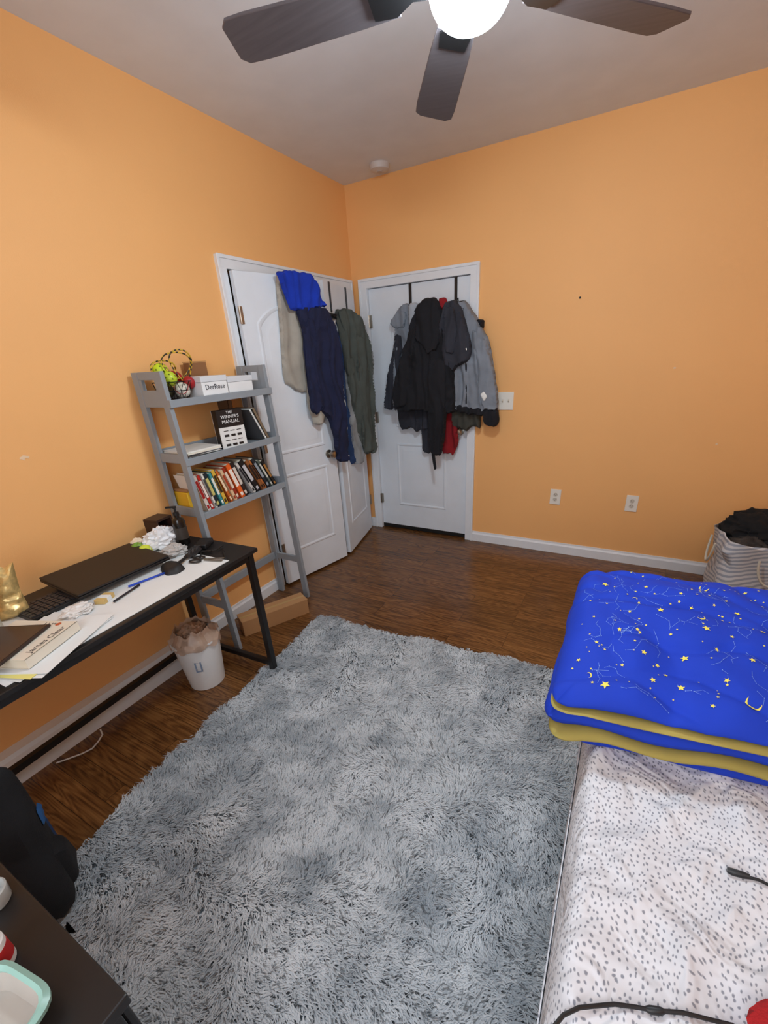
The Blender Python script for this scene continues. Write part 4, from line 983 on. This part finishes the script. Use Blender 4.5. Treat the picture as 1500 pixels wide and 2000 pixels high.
for i in range(5):
    x = .08+i*.1; mb = MB(T2); mb.tube([(x,-.052,1.817),(x,-.07,1.81),(x,-.085,1.822),(x,-.088,1.835)], .005, 8); mb.build('hook', blackm, t)

def fab(name, col, var=.15, bs=250, rough=.92):
    return M('cloth_'+name, col, rough, var=var, vscale=9, bump=.25, bscale=bs)
def cloth(name, label, cat, p0, n, body, parts=(), mat=None, tf=.02, fold=.018, r=.010, seed=0, tb=.008, group=None, fx=20, fy=1.2, rag=.006):
    P, T = pxpoly(body, p0, n)
    q = sum((onplane(a,b,p0,n) for a,b in body), V((0,0,0)))/len(body)
    if not parts:
        mb = MB(); pillow(mb, P, T, tf, tb, r, fold, fx, fy, seed, rag=rag, diag=.3); return tag(mb.build(name, mat, ang=60), label, cat, group)
    t = thing(name, label, cat, q, group)
    mb = MB(); pillow(mb, P, T, tf, tb, r, fold, fx, fy, seed, rag=rag, diag=.3); mb.build('body', mat, t, ang=60)
    for i, (pn, out, lift, pm, ptf) in enumerate(parts):
        pp = V(p0)+V(n).normalized()*lift
        P, T = pxpoly(out, pp, n)
        mb = MB(); sm = ptf < .01
        pillow(mb, P, T, ptf, tb, min(r,.010), 0 if sm else fold*.8, fx, fy, seed+i+1, .006 if sm else .010, rag=0 if sm else rag*.8, diag=.3); mb.build(pn, pm or mat, t, ang=60)
    return t
N_ = V((0,-1,0)); G = 'coats on the room door'
Bk = fab('black', (20,21,28)); Gy = fab('grey', (124,131,142)); Cb = fab('charcoal', (46,48,58)); Rd = fab('red', (140,18,28)); Lt = fab('light', (170,176,186)); Ol = fab('olive', (62,62,56)); WP = M('white_patch',(228,228,226),.6)
cloth('grey_shirt','light grey shirt at the left edge of the room door coats','shirt',(0,-.045,0),N_,
  [(777,602),(796,590),(812,600),(812,700),(806,800),(768,802),(770,720),(772,660)],
  [('sleeve',[(778,602),(796,610),(790,644),(768,640),(762,632)],.02,None,.015),('sleeve',[(772,650),(788,655),(782,740),(768,800),(750,798),(756,740),(766,690)],.015,Cb,.015)], Gy, .018, seed=1, group=G)
cloth('white_shirt','pale shirt peeking between grey shirt and black coat on room door','shirt',(0,-.075,0),N_,
  [(798,592),(822,590),(828,640),(815,700),(798,690),(800,640)], (), Lt, .015, seed=2, group=G)
cloth('charcoal_jacket','dark jacket hem low on the left behind the black coat','jacket',(0,-.055,0),N_,
  [(774,788),(835,780),(842,842),(826,836),(815,842),(800,834),(782,840)], (), Cb, .018, seed=3, group=G)
cloth('grey_pullover','grey garment hem hanging lowest left of the red hoodie','pullover',(0,-.035,0),N_,
  [(820,800),(852,800),(850,870),(838,888),(826,882)], (), Cb, .015, seed=9, group=G)
cloth('red_hoodie','dark red garment showing below the coats on room door','hoodie',(0,-.06,0),N_,
  [(858,582),(874,584),(884,700),(894,835),(896,870),(884,892),(876,884),(864,888),(850,800),(852,650)], [('collar',[(857,580),(874,582),(872,604),(860,606)],.07,None,.015)], Rd, .018, seed=4, group=G)
cloth('grey_jacket','grey jacket with black collar and hem at right of room door','jacket',(0,-.10,0),N_,
  [(893,588),(912,588),(938,628),(956,662),(966,720),(973,770),(973,798),(935,804),(888,798),(880,720),(884,640)],
  [('sleeve',[(922,640),(947,655),(964,715),(974,780),(970,802),(942,800),(934,740),(922,690)],.028,None,.018),
   ('hem',[(885,788),(930,796),(972,794),(970,808),(930,812),(884,802)],.026,Bk,.015),
   ('cuff',[(942,798),(974,798),(976,822),(968,834),(946,830)],.02,Bk,.016),
   ('collar',[(928,620),(946,624),(946,640),(930,640)],.0,Bk,.015),
   ('zipper',[(903,600),(906,600),(912,690),(912,788),(909,788),(908,690)],.044,Bk,.006),
   ('tag_patch',[(938,770),(945,764),(952,774),(945,784)],.070,WP,.004)], Gy, .03, seed=5, group=G, fold=.02)
cloth('olive_vest','dark olive garment hem below the grey jacket','vest',(0,-.07,0),N_,
  [(882,790),(938,800),(940,836),(926,832),(912,840),(884,834)], (), Ol, .018, seed=6, group=G)
cloth('puffer_jacket','charcoal puffy jacket in the middle of the room door coats','jacket',(0,-.155,0),N_,
  [(868,592),(888,584),(902,600),(914,640),(923,678),(917,704),(896,712),(884,726),(868,710),(858,650)],
  [('hood',[(868,600),(890,596),(896,650),(888,690),(868,690)],.025,None,.018),('snap',[(907,680),(911,679),(912,684),(908,685)],.035,steel,.003)], Cb, .028, seed=7, group=G, fold=.02)
cloth('black_coat','long black hooded coat hanging front and centre on room door','coat',(0,-.145,0),N_,
  [(814,596),(832,582),(852,582),(866,610),(874,680),(888,720),(892,800),(876,808),(862,800),(840,806),(820,800),(796,806),(772,798),(770,760),(782,710),(796,660)],
  [('sleeve',[(840,700),(872,700),(874,780),(870,850),(862,890),(844,890),(836,850),(836,780)],.03,None,.02),
   ('sleeve',[(800,640),(820,640),(806,720),(798,790),(772,798),(768,760),(786,700)],.022,None,.018),
   ('hood',[(812,600),(834,580),(856,582),(866,620),(858,680),(836,690),(812,660)],.025,None,.024),
   ('strap',[(842,884),(849,884),(853,915),(848,918)],.04,None,.004)], Bk, .03, seed=8, group=G, fold=.022)
G2 = 'clothes on the closet doors'
P1 = V((.026,CY0+.008,0))+n1*(.050)
Bg = fab('beige', (166,160,150), bs=400); Bl = fab('blue', (8,50,172), bs=400); Nv = fab('navy', (20,27,60)); Dn = fab('denim', (32,58,102)); Ov = fab('olive2', (74,80,76)); Gg = fab('grey2', (146,150,154))
cloth('beige_towel','beige towel hanging over the closet door leaf','towel',P1,n1,
  [(537,532),(556,532),(580,560),(600,600),(606,690),(602,768),(580,764),(553,746),(546,640)], (), Bg, .014, seed=11, group=G2, fold=.008, rag=.002)
cloth('pale_cardigan','pale knitted hem showing below the navy jacket','cardigan',P1+n1*.02,n1,
  [(598,740),(628,745),(632,800),(626,832),(612,826),(600,790)], (), Bg, .015, seed=12, group=G2)
cloth('navy_jacket','long navy jacket hanging in the middle of the closet doors','jacket',P1+n1*.045,n1,
  [(576,602),(606,596),(636,602),(654,640),(664,700),(668,790),(678,850),(678,900),(658,904),(652,860),(642,820),(628,806),(612,800),(604,780),(596,720),(590,650)],
  [('sleeve',[(592,622),(610,622),(618,700),(628,790),(618,812),(606,800),(598,720)],.02,None,.015),
   ('front_edge',[(634,606),(640,606),(652,700),(656,820),(650,820),(645,700)],.028,None,.009)], Nv, .025, seed=13, group=G2, fold=.02)
cloth('blue_towel','vivid blue towel draped over the top of the closet door','towel',P1+n1*.05,n1,
  [(537,532),(560,527),(600,532),(614,548),(624,575),(638,601),(612,604),(590,610),(568,607),(556,580),(546,548)], (), Bl, .02, seed=14, group=G2, fold=.014)
P2 = V((.15,-.45,0)); n2c = V((.93,-.37,0)).normalized()
cloth('grey_shirt','grey shirt showing at the far right behind the olive jacket','shirt',P2-n2c*.02,n2c,
  [(684,608),(700,616),(718,650),(729,700),(728,745),(716,748),(700,690),(690,640)], (), Gg, .012, seed=15, group=G2)
cloth('denim_shirt','dark blue denim garment between navy and olive jackets','shirt',P2,n2c,
  [(630,606),(656,602),(672,640),(682,720),(690,800),(700,870),(704,902),(672,907),(660,860),(648,760),(638,680)], (), Dn, .022, seed=16, group=G2, fold=.02)
cloth('grey_pullover','faded grey garment hem between denim and olive jackets','pullover',P2+n2c*.015,n2c,
  [(660,612),(676,612),(692,700),(704,800),(714,870),(708,904),(690,909),(684,870),(678,790),(668,700)], (), Gg, .02, seed=17, group=G2, fold=.017)
cloth('olive_jacket','olive grey jacket at the right of the closet door clothes','jacket',P2+n2c*.045,n2c,
  [(652,604),(678,600),(702,618),(717,660),(725,720),(729,790),(735,880),(712,890),(700,850),(686,790),(676,730),(666,670)],
  [('sleeve',[(690,650),(712,660),(720,730),(724,810),(732,880),(710,884),(702,800),(694,720)],.022,None,.016),
   ('pocket',[(676,700),(691,698),(694,730),(680,733)],.034,None,.007),
   ('lapel',[(660,608),(676,604),(684,640),(682,668),(670,640)],.030,None,.009)], Ov, .025, seed=18, group=G2, fold=.019)

# ------------------------------------------------------------ lights
def area(loc, rot, sx, sy, e, col):
    l = bpy.data.lights.new('fill_light','AREA'); l.shape = 'RECTANGLE'; l.size = sx; l.size_y = sy; l.energy = e; l.color = col
    o = bpy.data.objects.new('fill_light', l); C.objects.link(o); o.location = loc; o.rotation_euler = rot
area((1.7,RY+.06,1.55), (rad(90),0,rad(8)), 1.6, 1.3, 32, (.76,.89,1))  # unseen fill added behind the camera, in place of window light
area((2.4,-3.95,1.95), (rad(180-25),0,0), .5, .5, 14, (.74,.88,1))  # added upward fill that brightens the ceiling, no fixture here
w = bpy.data.worlds.new('W'); bpy.context.scene.world = w; w.use_nodes = True
w.node_tree.nodes['Background'].inputs[0].default_value = (.5,.55,.6,1); w.node_tree.nodes['Background'].inputs[1].default_value = .2
# ------------------------------------------------------------ camera
cd = bpy.data.cameras.new('camera'); co = bpy.data.objects.new('camera', cd); C.objects.link(co)
cd.sensor_width = 36; cd.sensor_fit = 'AUTO'; cd.lens = F/2000*36; cd.clip_start = .02
cd.shift_x = -17/2000; cd.shift_y = 80/2000
m = Matrix(((.8815,-.1574,.4451,CAM.x),(.4690,.3988,-.7880,CAM.y),(-.0535,.9031,.4261,CAM.z),(0,0,0,1)))
co.matrix_world = Matrix.Translation(CAM) @ m.to_3x3().to_quaternion().to_matrix().to_4x4()
bpy.context.scene.camera = co
try:
    bpy.context.scene.view_settings.view_transform = 'Standard'
except Exception as e: print(e)
